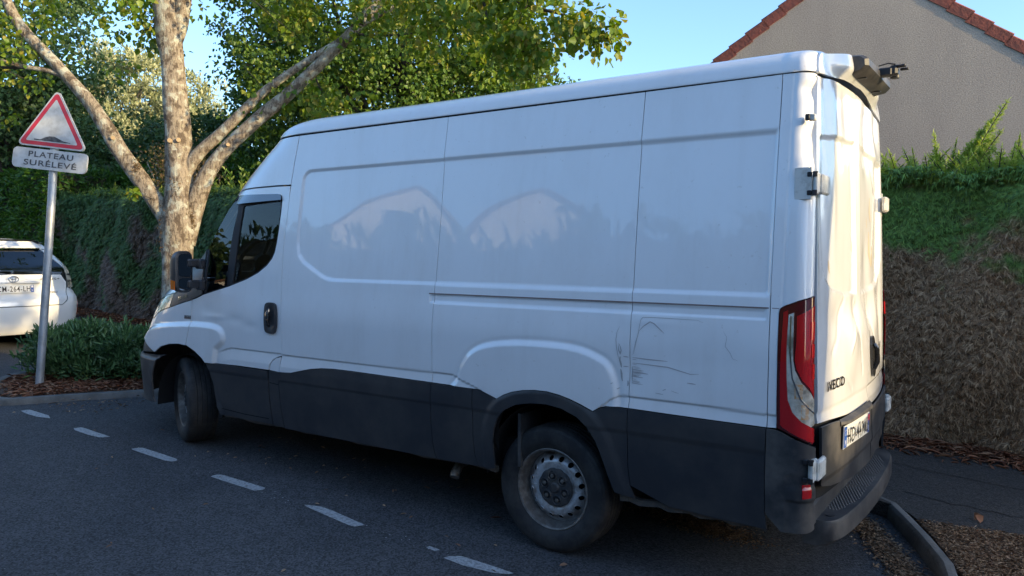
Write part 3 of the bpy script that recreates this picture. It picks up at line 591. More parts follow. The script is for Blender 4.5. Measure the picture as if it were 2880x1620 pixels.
# --- rear doors
UP=[(.775,2.20),(.60,2.222),(.30,2.243),(.05,2.250),(.05,1.428),(.35,1.436),(.60,1.469),(.72,1.53),(.775,1.62)]
CT=[(-.012,2.515),(-.045,2.40),(-.058,2.282),(-.075,2.21),(-.072,1.908),(-.058,1.60),(-.035,1.46),(-.05,1.40),(-.105,1.31),(-.115,1.20),(-.10,1.02),(-.07,.90),(-.085,.817)]
TOPZ=lambda y: 2.462+.055*(1-(y/.80)**2)
def noise2(y,z,seed,f1,f2):
    r=np.random.default_rng(seed); o=0
    for k in range(7):
        a,b,c,d=r.uniform(.5,1.5)*f1,r.uniform(.4,1.6)*f2,r.uniform(0,6.3),r.uniform(.4,1); o=o+d*np.sin(a*y+b*z*r.choice([-1,1])+c)
    return o/7
DL=[(.66,2.30,.07,.25,-.022),(.52,2.05,.06,.35,.010),(.22,2.35,.12,.14,-.016),(.70,1.85,.05,.22,-.018),(.45,1.34,.16,.08,-.020),(.25,1.22,.13,.10,.014),(.12,1.33,.07,.09,-.018),(.65,1.15,.12,.15,-.008),(.2,.98,.15,.08,-.008),(.80,2.0,.04,.4,-.014),(.05,2.0,.05,.3,-.008)]
DR=[(-.32,2.30,.10,.18,-.020),(-.55,2.15,.10,.25,.010),(-.60,2.38,.08,.10,-.014),(-.28,1.6,.10,.15,-.010),(-.66,1.25,.07,.22,-.016),(-.45,1.35,.08,.12,.010),(-.25,1.30,.08,.10,-.016),(-.7,1.7,.05,.2,-.010)]
FOLDS=[((.35,1.42),(.62,1.18),.035,-.010),((.10,1.40),(.32,1.16),.03,.009),((.12,1.38),(.06,1.02),.03,-.008),((-.18,1.43),(-.36,1.14),.03,-.009),((.76,1.55),(.64,2.15),.03,-.007),((-.28,2.42),(-.55,2.02),.04,-.010),((-.55,2.02),(-.48,1.66),.03,.007),((.66,2.42),(.58,1.9),.03,.006),((-.50,1.40),(-.62,1.05),.03,-.008),((.55,1.12),(.30,.97),.03,-.005)]
def hrear(y,z):
    P=np.stack([np.ravel(y),np.ravel(z)],1); Yv,Z=P[:,0],P[:,1]
    h=-.014*ss(np.maximum(sdist(P,UP),sdist(P,mirr(UP)))/.028)
    d=.935-Z; h+=np.where(d>0,-.008*ss(d/.012)+np.clip(d-.008,0,.07)*.15,0)
    h+=dents(Yv,Z,DL+DR)*.8
    for a_,b_,w_,am in FOLDS: h+=.38*am*np.clip(1-segdist(P,[a_,b_],False)/w_,0,1)**1.3
    h+=(.0006*noise2(Yv,Z,3,9,5)+.0002*noise2(Yv,Z,5,40,16))*ss((Z-.86)/.12)
    return h.reshape(np.shape(y))
zt=[(y,TOPZ(y)) for y in (.80,.6,.4,.2,.02)]
LD=[(.858,.880),(.868,1.1),(.866,1.45),(.852,1.70),(.834,1.95),(.812,2.2),(.792,2.40),(.782,2.455)]+zt+CT+[(.20,.838),(.45,.855),(.70,.872)]
RDm=[(a,b) for a,b in CT]+[(-.30,.815),(-.60,.815),(-.82,.826),(-.848,.84),(-.866,1.1),(-.864,1.45),(-.852,1.70),(-.834,1.95),(-.812,2.2),(-.792,2.40),(-.782,2.455)]+[(y,TOPZ(y)) for y in (-.74,-.6,-.4,-.2,-.05)]
ld=patch('rear_door',LD,PT,van,Srear,hrear,step=.011,lift=.004,flange=.032); ld['label']='dented left rear door with number plate'
rd=patch('rear_door',RDm,PT,van,Srear,hrear,step=.011,lift=.004,flange=.032); rd['label']='dented right rear door with black handle'
hc=lambda y,z: .012+.010*ss((z-.60)/.03)
cl=patch('door_cladding',[(.858,.868),(.70,.862),(.45,.846),(.20,.829),(-.085,.808),(-.10,.70),(-.135,.60),(-.15,.50),(.30,.515),(.70,.56),(.82,.585),(.850,.62)],'grey_bumper_plastic',ld,Srear,hc,step=.02)
cr=patch('door_cladding',[(-.095,.806),(-.30,.808),(-.60,.808),(-.82,.818),(-.850,.80),(-.850,.62),(-.70,.54),(-.16,.50),(-.145,.60),(-.11,.70)],'grey_bumper_plastic',rd,Srear,hc,step=.02)
# plate hood above the number plate
b=MB(); pr=[]
for y in np.linspace(.60,-.04,9):
    k=1 if .02<y<.54 else .3; x=float(Srear(y,.83)[0])-.018
    pr.append([(x,y,.858),(x-.030*k,y,.848),(x-.034*k,y,.835),(x,y,.815)])
V=[p for r_ in pr for p in r_]; F=[(4*i+j,4*i+j+1,4*i+5+j,4*i+4+j) for i in range(8) for j in range(3)]+[(0,1,2,3),(32,33,34,35)]
b.add(V,F); b.build('plate_light_hood',['grey_bumper_plastic'],cl,angle=40)
def plate(parent,text,place,digits_w,dept=''):
    """EU style plate: white field, blue bands, black characters; place(a,b) -> 3d with a across (m), b up (m), 0.52 x 0.11"""
    b=MB(); Q=lambda a0,b0,a1,b1,l: [place(a0,b0,l),place(a1,b0,l),place(a1,b1,l),place(a0,b1,l)]
    b.add(Q(0,0,.52,.11,-.004)+Q(0,0,.52,.11,0),[(4,5,6,7),(0,1,5,4),(1,2,6,5),(2,3,7,6),(3,0,4,7),(3,2,1,0)],0)
    b.add(Q(.003,.004,.042,.106,.0012),[(0,1,2,3)],1); b.add(Q(.478,.004,.517,.106,.0012),[(0,1,2,3)],1)
    V,F,w=textgeo(text,.008,1.0,1.12); ww=.420; k=ww/w
    b.add([place(.053+p[0]*k,.018+p[1]*.075,.0022) for p in V],F,2)
    V,F,w=textgeo('F',.01); b.add([place(.015+p[0]*.02,.016+p[1]*.024,.0022) for p in V],F,3)
    for i in range(12):
        an=i*math.pi/6; cx,cy=.0225+.013*math.cos(an),.078+.013*math.sin(an); b.add([place(cx-.002,cy,.0022),place(cx,cy-.002,.0022),place(cx+.002,cy,.0022),place(cx,cy+.002,.0022)],[(0,1,2,3)],3)
    b.add(Q(.485,.068,.510,.100,.002),[(0,1,2,3)],4 if dept=='r' else 3)
    V,F,w=textgeo(dept if dept and dept!='r' else '12',.01); b.add([place(.487+p[0]*.014,.016+p[1]*.026,.0022) for p in V],F,3)
    return b.build('number_plate',['plate_white','plate_blue','ink_black','ink_white','ink_red'],parent)
def vp(a,bb,l):
    y=.585-a; z=.715+bb-a*.022; x=float(Srear(y,.77)[0])-.030-.014*math.exp(-((a-.26)/.3)**2)
    return (x-l+(.11-bb)*.02-.0,y,z)
plate(ld,'HD-447-ME',vp,0,'r')
# rear door handle
RH=smoothpoly([(-.185,1.185),(-.235,1.19),(-.275,1.165),(-.29,1.08),(-.275,.995),(-.235,.965),(-.185,.97),(-.165,1.02),(-.16,1.12)],closed=True,sub=3)
hh=patch('door_handle',RH,'shiny_black',rd,Srear,lambda y,z: hrear(y,z)+.012-.014*ss(1.1-np.hypot((y+.225)/.05,(z-1.08)/.09)),step=.01,gap=0,lift=.006)
b=MB(); b.tube([Srear(-.2,1.15)+np.array([-.022,0,0]),Srear(-.2,1.12)+np.array([-.036,0,0]),Srear(-.2,1.05)+np.array([-.036,0,0]),Srear(-.2,1.01)+np.array([-.02,0,0])],[.011,.014,.014,.011],8); b.build('pull_grip',['shiny_black'],hh,angle=40)
# lettering
fr=lambda y,z: Srear(y,z)+np.array([-1,0,0])*(.010+float(hrear(np.array([y]),np.array([z]))[0]))
b=MB(); surftext(b,'IVECO',(.745,1.011),(-1,0),(0,1),.046,fr,0,bold=.012,width=.265); surftext(b,'IVECO',(.743,1.013),(-1,0),(0,1),.042,lambda y,z: fr(y,z)+np.array([-.003,0,0]),1,bold=.0,width=.261); b.build('maker_lettering',['ink_black','badge_chrome'],ld)
b=MB(); surftext(b,'DAILY',(-.50,1.085),(-1,0),(0,1),.034,fr,0,bold=.03,width=.19); b.build('model_lettering',['ink_black'],rd)
b=MB()
for pts,w_ in (([(-.42,1.98),(-.40,1.90),(-.43,1.84)],.03),([(-.38,1.78),(-.40,1.66),(-.46,1.58)],.045),([(-.47,1.70),(-.50,1.56)],.02),([(-.30,1.86),(-.31,1.80)],.015),([(.62,1.62),(.60,1.56)],.02),([(-.55,1.36),(-.57,1.30)],.02),([(.13,1.72),(.12,1.66)],.012)): ribbon(b,pts,w_,Srear,.0052,0,.03,hrear,True)
b.build('grime_stain',['stain'],rd)
# hinges
def hinge(sd,z,par,low=False):
    b=MB(); Y=float(fY(z)); x=float(fXR(z))
    b.box((x+.040,sd*(Y+.005),z),(.075,.012,.145),0,ch=.003) if not low else None
    b.box((x-.012,sd*(Y-.030),z),(.030,.070,.095),0,ch=.008)
    b.box((x-.030,sd*(Y-.085),z-.002),(.024,.13,.090),0,ch=.008)
    for dz in (-.042,.040):
        b.tube([(x-.012,sd*(Y+.008),z+dz-.012),(x-.012,sd*(Y+.008),z+dz+.012)],.012,8,1); b.box((x+.012,sd*(Y+.008),z+dz),(.02,.014,.022),1,ch=.003)
    b.tube([(x-.016,sd*(Y+.006),z-.045),(x-.016,sd*(Y+.006),z+.045)],.009,8,0)
    b.build('door_hinge',['hinge_white','ink_black'],par,angle=35)
for sd,par in ((1,ld),(-1,rd)): hinge(sd,1.965,par); hinge(sd,.695,par,True)
b=MB(); b.box((-1.322,.868,2.262),(.03,.03,.03),0,ch=.004); b.box((-1.305,.885,2.262),(.02,.02,.03),1,ch=.004); b.build('hinge_stop',['hinge_white','ink_black'],van)
# black seal behind the door edges, header above the doors, step bumper
patch('door_seal',[(.885,.50),(.885,1.1),(.880,1.45),(.850,1.90),(.815,2.02),(.800,2.40),(.79,2.47)]+[(y,TOPZ(y)+.018) for y in (.80,.6,.4,.2,0,-.2,-.4,-.6,-.80)]+[(-.81,2.47),(-.822,2.40),(-.862,1.95),(-.893,1.45),(-.895,1.1),(-.885,.50)],'dark_void',van,Srear,None,step=.06,lift=-.029,flange=.04)
hd=[(.80,2.478)]+[(y,TOPZ(y)+.008) for y in (.78,.6,.4,.2,0,-.2,-.4,-.6,-.78)]+[(-.80,2.478)]
topl=[(-float(fY(v))+.05,float(fZ(v))-.004) for v in (2.52,2.56,2.6,2.65)]+[(-.6,2.600),(-.45,2.618),(-.2,2.640),(0,2.648),(.2,2.640),(.45,2.618),(.6,2.600)]+[(float(fY(v))-.05,float(fZ(v))-.004) for v in (2.65,2.6,2.56,2.52)]
def hhead(y,z):
    e=ss((.70-np.abs(y))/.30)*ss((z-2.50)/.06)
    return .012+.055*e+.005*noise2(y,z,11,14,30)+dents(y,z,[(.62,2.55,.07,.05,-.018),(.38,2.58,.08,.06,.012)])
patch('roof_header',hd+topl,PT,van,Srear,hhead,step=.014)
b=MB()
prof=[(-1.355,2.645),(-1.425,2.640),(-1.452,2.620),(-1.455,2.585),(-1.430,2.560),(-1.350,2.545)]
ys=[.34,.32,.0,-.32,-.34]; V=[]
for k_,y in enumerate(ys):
    s_=.82 if k_ in (0,4) else 1
    for x,z in prof: V.append((-1.36+(x+1.36)*s_,y,2.595+(z-2.595)*s_))
F=[(6*i+j,6*i+(j+1)%6,6*i+6+(j+1)%6,6*i+6+j) for i in range(4) for j in range(6)]+[tuple(range(5,-1,-1)),tuple(range(24,30))]
b.add(V,F,0); 
for y in (.20,-.20): b.box((-1.40,y,2.5505),(.045,.012,.006),1)
b.build('brake_light_housing',['grey_bumper_plastic','ink_black'],van,angle=35)
b=MB(); b.box((-1.475,-.02,2.612),(.07,.05,.045),0,ch=.008); b.box((-1.51,-.045,2.615),(.05,.085,.050),0,ch=.012); b.tube([(-1.515,-.06,2.585),(-1.515,-.06,2.60)],.024,12,0); b.box((-1.535,-.03,2.640),(.07,.035,.012),0,ch=.004); b.box((-1.56,-.06,2.628),(.04,.02,.012),0,ch=.003)
b.tube([(-1.45,.03,2.640),(-1.49,0,2.655),(-1.52,-.02,2.650)],.004,6,0); b.build('reversing_camera',['ink_black'],van,angle=35)
# rear beam and step
b=MB(); b.box((-1.335,0,.455),(.05,1.72,.11),0,ch=.01); b.build('rear_beam',['grey_bumper_plastic'],van)
half=[(-1.300,.80),(-1.385,.80),(-1.432,.765),(-1.455,.70),(-1.475,.55),(-1.490,.30),(-1.497,0)]
poly=half+[(x,-y) for x,y in rev(half[:-1])]
poly=smoothpoly(poly,sub=2)
b=MB(); n=len(poly); V=[]
for (dx,z) in ((0,.300),(-.004,.330),(-.002,.405),(.006,.420)):
    for x,y in poly: V.append((x+dx*(1 if x<-1.32 else 0)+(.03 if z==.300 and x<-1.33 else 0),y*(1-.0),z))
F=[]
for i in range(3):
    for j in range(n-1): F.append((i*n+j,i*n+j+1,(i+1)*n+j+1,(i+1)*n+j))
F.append(tuple(3*n+j for j in range(n))); F.append(tuple(n-1-j for j in range(n))); F.append((0,n,2*n,3*n,4*n-1,3*n-1,2*n-1,n-1))
b.add(V,F,0); stp=b.build('rear_step',['grey_bumper_plastic'],van,angle=40)
b=MB()
for i in range(54):
    for j in range(7):
        y=.60-i*.0225; x=-1.360-j*.0155-(.008 if i%2 else 0)
        lim=-1.478+.075*(abs(y)/.62)**3
        if x<lim or (abs(y-.13)<.018) or (abs(y+.13)<.018) : continue
        b.add([(x-.006,y,.4205),(x,y-.008,.4205),(x+.006,y,.4205),(x,y+.008,.4205),(x,y,.427)],[(0,1,4),(1,2,4),(2,3,4),(3,0,4)],0)
b.build('tread_studs',['black_plastic'],stp)
b=MB(); b.lathe([(.022,.0),(.022,.004),(.0,.004)],16,0,Matrix.Translation((-1.40,.70,.421))@Matrix.Rotation(R(90),4,'X')); b.build('step_cap',['black_plastic'],stp)
# --- inside: liner, wheel housings, underbody, cab
LN=[(-1.30,2.46),(-1.30,.50),(-.47,.50),(-.47,.60)]+[(x+.0,z+.02) for x,z in rev(RARCH)][1:-1]+[(.39,.6),(.39,.50),(2.20,.50),(2.24,1.3),(2.22,2.0),(2.16,2.46)]
patch('cargo_liner',LN,'dark_void',van,Sbody,None,step=.12,gap=0,lift=-.035,sides=(1,-1),flange=0)
b=MB(); b.box((.45,0,.50),(3.45,1.62,.12),0); b.box((2.12,0,1.38),(.03,1.60,1.75),0); b.box((3.1,0,.62),(1.7,1.2,.10),0); b.box((1.2,0,.40),(4.6,.75,.10),0)
b.build('underbody',['dark_void'],van)
def tub(cx,r,y0,y1,n=18):
    V=[];F=[]
    for k in range(n+1):
        an=math.pi*k/n; 
        for y in (y0,y1): V.append((cx+r*math.cos(an),y,.38+r*math.sin(an)*1.03))
    for k in range(n): F.append((2*k,2*k+1,2*k+3,2*k+2))
    F.append(tuple(2*k+1 for k in range(n+1))); return V,F
b=MB()
for sd in (1,-1):
    for cx,r,yo in ((-.03,.45,.955),(3.40,.44,.93)): V,F=tub(cx,r,sd*yo,sd*.50); b.add(V,F,0)
b.build('wheel_housing',['dark_void'],van)
b=MB(); b.box((-.28,.86,.72),(.10,.16,.03),0); b.box((.2,.80,.60),(.02,.30,.30),0); b.build('mud_liner',['grey_bumper_plastic'],van)
b=MB(); b.tube([(.80,.62,.33),(.79,.74,.325),(.775,.80,.29),(.77,.82,.262)],.030,14); b.build('exhaust_pipe',['exhaust_metal'],van,angle=50)
b=MB(); b.box((0,0,.35),(.13,1.5,.13),0,ch=.02); b.lathe([(.16,-.1),(.20,0),(.16,.1)],20,0,Matrix.Translation((0,0,.34))); b.tube([(-.9,.5,.55),(-.45,.5,.42),(0,.5,.38),(.5,.5,.45),(.9,.5,.55)],.03,6); b.box((3.53,0,.36),(.12,1.4,.10),0); b.build('axle',['dark_void'],van)
b=MB(); b.box((3.35,0,1.30),(.60,1.62,.20),0,ch=.05); b.box((3.22,.45,1.43),(.36,.50,.12),0,ch=.04); b.box((3.30,0,1.0),(.5,1.6,.5),0); b.build('dashboard',['interior_dark'],van)
b=MB(); b.box((2.92,-.05,1.18),(.14,.30,.22),0,ch=.02); b.box((2.985,.10,1.40),(.03,.16,.035),1); b.build('centre_console',['interior_dark','interior_red'],van)
sw=empty('steering_wheel',(0,0,0)); sw.parent=van
mxs=Matrix.Translation((3.03,.50,1.575))@Matrix.Rotation(R(62),4,'Y')@Matrix.Rotation(R(90),4,'X')
b=MB()
ring=[mxs@Vector((.205*math.cos(a),0,.205*math.sin(a))) for a in np.linspace(0,2*math.pi,33)]
b.tube(ring,.016,8,0,False); b.build('wheel_rim',['rubber'],sw,angle=60)
b=MB(); b.lathe([(.0,.02),(.07,.02),(.075,-.02),(0,-.03)],20,0,mxs)
for a in (0,math.pi,1.5*math.pi): b.tube([mxs@Vector((.05*math.cos(a),0,.05*math.sin(a))),mxs@Vector((.2*math.cos(a),0,.2*math.sin(a)))],.014,6)
b.tube([mxs@Vector((0,-.02,0)),(3.3,.50,1.32)],.03,8); b.build('wheel_hub',['interior_dark'],sw,angle=50)
def seat(y,w):
    s_=empty('front_seat',(0,0,0)); s_.parent=van
    b=MB(); b.box((2.62,y,.98),(.50,w,.16),0,ch=.05); b.build('seat_cushion',['seat_fabric'],s_)
    b=MB(); b.box((2.36,y,1.30),(.14,w*.95,.52),0,ch=.05,mx=Matrix.Rotation(R(-12),4,'Y')); b.build('seat_back',['seat_fabric'],s_)
seat(.5,.48); seat(-.35,.85)
# --- mirrors
for sd in (1,-1):
    m=empty('side_mirror',(0,0,0)); m.parent=van
    yc=1.155; 
    b=MB()
    # housing: loft of rounded rectangles along x (rear face to front)
    def rrect(x,w,h,zc,yc_,n=5,r=.05,sl=0):
        P=[]
        for cx,cz,a0 in ((1,1,0),(-1,1,90),(-1,-1,180),(1,-1,270)):
            for k in range(n):
                an=R(a0+90*k/(n-1)); P.append((x+sl*(cz*(h/2-r)+r*math.sin(an)),yc_+cx*(w/2-r)+r*math.cos(an),zc+cz*(h/2-r)+r*math.sin(an)))
        return P
    secs=[rrect(3.085,.142,.288,1.500,yc,r=.045),rrect(3.094,.162,.312,1.500,yc,r=.055),rrect(3.13,.160,.305,1.500,yc,r=.06),rrect(3.165,.13,.25,1.500,yc,r=.06),rrect(3.18,.09,.17,1.500,yc,r=.043)]
    n=20; V=[p for s_ in secs for p in s_]; F=[(i*n+k,i*n+(k+1)%n,(i+1)*n+(k+1)%n,(i+1)*n+k) for i in range(4) for k in range(n)]+[tuple(range(n-1,-1,-1)),tuple(4*n+k for k in range(n))]
    mm=Matrix.Translation((3.14,yc,1.5))@Matrix.Rotation(R(10),4,'Z')@Matrix.Translation((-3.14,-yc,-1.5))
    flip=lambda P:[(p[0],sd*p[1],p[2]) for p in P]
    b.add(flip([mm@Vector(p) for p in V]),F,0); b.build('mirror_housing',['black_plastic'],m,angle=45)
    for (zc,h_,nm) in ((1.548,.168,'mirror_glass'),(1.408,.088,'wide_mirror_glass')):
        q=rrect(3.0820,.122,h_,zc,yc,r=.03); b=MB(); b.add(flip([mm@Vector(p) for p in q]),[tuple(range(n))],0); b.build(nm,['mirror_glass'],m)
    q=[(3.10,yc+.080,1.365),(3.15,yc+.070,1.37),(3.15,yc+.070,1.44),(3.10,yc+.080,1.435)]; b=MB(); q2=[(a,y_+.006,z_) for a,y_,z_ in q]; b.add(flip([mm@Vector(p) for p in q+q2]),[(4,5,6,7),(0,1,5,4),(1,2,6,5),(2,3,7,6),(3,0,4,7)],0); b.build('turn_indicator',['orange_lens'],m)
    for zc in (1.565,1.405):
        b=MB(); b.box((3.10,sd*1.045,zc),(.065,.14,.062),0,ch=.012); b.box((3.09,sd*1.015,zc-.008),(.075,.05,.075),0,ch=.012); b.build('mirror_arm',['black_plastic'],m)
# --- wheels
def wheel(x,y,z,steer,sd,front):
    w=empty('front_wheel' if front else 'rear_wheel',(x,y,z),steer+(math.pi if sd<0 else 0)); w.parent=van
    tp=[(.218,-.095),(.24,-.105),(.275,-.118),(.31,-.114),(.335,-.104),(.345,-.092),(.3495,-.076)]
    for c in (-.055,-.018,.018,.055): tp+=[(.351,c-.004-.010),(.344,c-.003),(.344,c+.003),(.351,c+.004+.010)] if False else [(.351,c-.005),(.343,c-.003),(.343,c+.003),(.351,c+.005)]
    tp+=[(.3495,.076),(.345,.092),(.335,.104),(.325,.108),(.322,.111),(.31,.114),(.275,.118),(.245,.108),(.232,.100),(.222,.094)]
    b=MB(); b.lathe(tp,72,0); t=b.build('tyre',['rubber'],w,angle=28)
    # tread sipes on the shoulders
    b=MB()
    for k in range(72):
        an=2*math.pi*k/72
        for s_ in (1,-1):
            c,s2=math.cos(an),math.sin(an); c2,s3=math.cos(an+.02),math.sin(an+.02)
            r1,r2=.3513,.3375; V=[(r1*c,s_*.062,r1*s2),(r1*c2,s_*.062,r1*s3),(r2*c2*1.0,s_*.1035,r2*s3),(r2*c,s_*.1035,r2*s2)]
            V=[(p[0]*1.001,p[1]*1.004,p[2]*1.001) for p in V]; c4,s4=math.cos(an+.0065),math.sin(an+.0065)
            V=[(r1*c,s_*.066,r1*s2),(r1*c4,s_*.066,r1*s4),(.3475*c4,s_*.088,.3475*s4),(.3475*c,s_*.088,.3475*s2)]; b.add(V,[(0,1,2,3)],0)
    b.build('tread_sipes',['dark_void'],t)
    b=MB(); rp=[(.224,.088),(.227,.096),(.222,.100),(.214,.096),(.208,.080),(.203,.060),(.199,.030),(.195,.0),(.19,-.05),(.2,-.09),(.215,-.1)]
    b.lathe(rp,64,0); rim=b.build('wheel_rim',['rim_dirty'],w,angle=35)
    # disc with ventilation holes, built as a cut sheet on the disc profile
    pf=_pch([.085,.115,.128,.138,.155,.175,.188,.199],[.050,.052,.058,.060,.052,.034,.020,.012])
    def Sd(a,r): a,r=np.broadcast_arrays(np.asarray(a,float),np.asarray(r,float)); return np.stack([r*np.cos(a),pf(r),r*np.sin(a)],-1)
    Sd.sign=-1
    hl=[]
    for k in range(16):
        a0=2*math.pi*(k+.5)/16; hl.append([(a0+.0145/.162*math.cos(q),.162+.0135*math.sin(q)) for q in np.linspace(0,2*math.pi,13)[:-1]])
    for half_ in range(2):
        lo=math.pi*half_; hi=lo+math.pi+.0001
        o=patch('rim_disc',[(lo,.085),(hi,.085),(hi,.1985),(lo,.1985)],'rim_steel',w,Sd,None,holes=[h_ for h_ in hl if lo<np.mean([p[0] for p in h_])<hi],step=.022,gap=0,flange=.004)
        # angle steps are in radians: resample finely enough
    b=MB(); b.lathe([(.198,.0),(.0,-.01)],32,0); b.build('brake_drum',['dark_void'],w)
    b=MB(); N_=96; V=[];F=[]
    for r_,a_ in ((0,.074),(.022,.074),(.030,.066),(.06,.066),(.086,.068),(.102,.064),(.106,.052)):
        for k in range(N_):
            an=2*math.pi*k/N_; f=1+(.035*abs(math.sin(an*6)) if r_>.09 else 0); V.append((r_*f*math.cos(an),a_,r_*f*math.sin(an)))
    for i in range(6):
        for k in range(N_): F.append((i*N_+k,(i+1)*N_+k,(i+1)*N_+(k+1)%N_,i*N_+(k+1)%N_))
    b.add(V,F,0); cap=b.build('hub_cap',['hub_plastic'],w,angle=40)
    b=MB()
    for k in range(6):
        an=2*math.pi*k/6+.3; mx_=Matrix.Translation((.068*math.cos(an),.0,.068*math.sin(an))); b.lathe([(.029,.0655),(.025,.0712),(.021,.066)],16,0,mx_); b.lathe([(.022,.0676),(.0,.0674)],16,1,mx_); b.lathe([(.011,.066),(.011,.0735),(.0,.0755)],6,2,mx_)
    b.build('wheel_nuts',['hub_plastic','dark_void','rim_dirty'],cap,angle=30)
    return w
wheel(0,.828,.3515,0,1,False); wheel(0,-.828,.3515,0,-1,False); wheel(3.52,.790,.3515+.028*3.52,R(-22),1,True); wheel(3.52,-.790,.3515+.028*3.52,R(-22),-1,True)

# ------------------------------------------------------------------ ground
def asphalt(name,base,alt,fine=260,blotch=.55,spk=.35):
    m=mat(name,base,.88,spec=.3); n=m.node_tree; b=n.nodes['Principled BSDF']; tc=n.nodes.new('ShaderNodeTexCoord')
    def noise(s,d=5,r=.6): x=n.nodes.new('ShaderNodeTexNoise'); x.inputs['Scale'].default_value=s; x.inputs['Detail'].default_value=d; x.inputs['Roughness'].default_value=r; n.links.new(tc.outputs['Object'],x.inputs['Vector']); return x
    def rng_(src,a,b_,c,d): r=n.nodes.new('ShaderNodeMapRange'); r.inputs[1].default_value=a; r.inputs[2].default_value=b_; r.inputs[3].default_value=c; r.inputs[4].default_value=d; n.links.new(src,r.inputs[0]); return r
    big=noise(blotch,7,.7); mid=noise(9,5); 
    vo=n.nodes.new('ShaderNodeTexVoronoi'); vo.inputs['Scale'].default_value=fine*.42; n.links.new(tc.outputs['Object'],vo.inputs['Vector'])
    f=rng_(big.outputs[0],.35,.68,0,1)
    mx=n.nodes.new('ShaderNodeMix'); mx.data_type='RGBA'; mx.inputs[6].default_value=(*base,1); mx.inputs[7].default_value=(*alt,1); n.links.new(f.outputs[0],mx.inputs[0])
    # aggregate: each stone its own shade
    sp=n.nodes.new('ShaderNodeSeparateColor'); n.links.new(vo.outputs['Color'],sp.inputs[0]); g=rng_(sp.outputs[0],0,1,.45,1.75)
    mm=n.nodes.new('ShaderNodeMix'); mm.data_type='RGBA'; mm.blend_type='MULTIPLY'; mm.inputs[0].default_value=1; n.links.new(mx.outputs[2],mm.inputs[6]); 
    cm=n.nodes.new('ShaderNodeCombineColor'); [n.links.new(g.outputs[0],cm.inputs[i]) for i in range(3)]; n.links.new(cm.outputs[0],mm.inputs[7])
    # rare pale chips
    v2=n.nodes.new('ShaderNodeTexVoronoi'); v2.inputs['Scale'].default_value=34; n.links.new(tc.outputs['Object'],v2.inputs['Vector']); s2=n.nodes.new('ShaderNodeSeparateColor'); n.links.new(v2.outputs['Color'],s2.inputs[0])
    a1=rng_(s2.outputs[0],.90,.92,0,1); a2=rng_(v2.outputs['Distance'],.10,.15,1,0); a3=n.nodes.new('ShaderNodeMath'); a3.operation='MULTIPLY'; n.links.new(a1.outputs[0],a3.inputs[0]); n.links.new(a2.outputs[0],a3.inputs[1])
    a4=n.nodes.new('ShaderNodeMath'); a4.operation='MULTIPLY'; a4.inputs[1].default_value=spk*1.6; n.links.new(a3.outputs[0],a4.inputs[0])
    m3=n.nodes.new('ShaderNodeMix'); m3.data_type='RGBA'; m3.inputs[7].default_value=(.36,.35,.32,1); n.links.new(a4.outputs[0],m3.inputs[0]); n.links.new(mm.outputs[2],m3.inputs[6]); n.links.new(m3.outputs[2],b.inputs['Base Color'])
    fn_=noise(fine*.5,3); ad=n.nodes.new('ShaderNodeMath'); ad.operation='ADD'; n.links.new(vo.outputs['Distance'],ad.inputs[0]); n.links.new(fn_.outputs[0],ad.inputs[1])
    bp=n.nodes.new('ShaderNodeBump'); bp.inputs['Strength'].default_value=.7; bp.inputs['Distance'].default_value=.006; n.links.new(ad.outputs[0],bp.inputs['Height']); n.links.new(bp.outputs[0],b.inputs['Normal'])
    return m
asphalt('asphalt_road',(.043,.045,.049),(.074,.075,.078)); asphalt('asphalt_path',(.050,.047,.044),(.038,.037,.036),fine=330,spk=.25)
asphalt('mulch_ground',(.060,.036,.024),(.095,.062,.042),fine=190,blotch=2.5,spk=.5)
b=MB(); b.add([(-130,-130,0),(130,-130,0),(130,130,0),(-130,130,0)],[(0,1,2,3)]); g=b.build('ground',['asphalt_road']); g['kind']='structure'
SLOPE=.028   # the street climbs gently ahead of the van
def slope(o):
    me=o.data; v=np.empty(len(me.vertices)*3); me.vertices.foreach_get('co',v); v=v.reshape(-1,3); v[:,2]+=SLOPE*v[:,0]; me.vertices.foreach_set('co',v.ravel()); me.update(); return o
slope(g)
yh=lambda x: -2.79-.036*(x+1.5)
def slab(name,poly,z0,z1,m,bev=0):
    b=MB(); n=len(poly); V=[(x,y,z0) for x,y in poly]+[(x,y,z1) for x,y in poly]; b.add(V,[tuple(range(2*n-1,n-1,-1))[::-1]]+[(i,(i+1)%n,n+(i+1)%n,n+i) for i in range(n)]); o=slope(b.build(name,[m])); o['kind']='structure'; return o
pe=[(-1.706,-.659),(-2.148,-.746),(-8,-1.25)]
slab('footpath',[(60,-3.1),(18,-1.6),(13.2,-1.137),(8.883,-1.10),(5.306,-.88),(3.598,-.923),(-.979,-1.026),(-1.3,-.924),(-1.447,-.862),(-1.553,-.76),(-1.614,-.66)]+pe+[(-8,yh(-8)+.24),(60,yh(60)+.2)],-.05,.10,'asphalt_path')
slab('planting_bed_soil',[(-1.614,-.656),(-1.706,-.655),(-2.148,-.742),(-8,-1.246),(-8,1.0),(-2.3,.75),(-1.94,.18),(-1.73,-.40)],-.05,.095,'mulch_ground')
slab('island_soil',[(6.023,1.136),(5.814,.566),(5.509,.063),(5.248,-.495),(5.10,-.872),(6.5,-.93),(6.7,-1.8),(7.8,-1.8),(7.79,-1.04),(7.779,-.338),(7.468,.301),(7.234,.727),(6.714,1.076)],-.05,.055,'mulch_ground')
slab('soil_under_hedge',[(-8,yh(-8)+.22),(60,yh(60)+.22),(60,yh(60)-6),(-8,yh(-8)-6)],-.05,.115,'soil')
b=MB(); b.add([(-130,-130,.05),(130,-130,.05),(130,-17,.05),(-130,-6,.05)],[(0,1,2,3)]); g=slope(b.build('lawn_ground',['soil'])); g['kind']='structure'
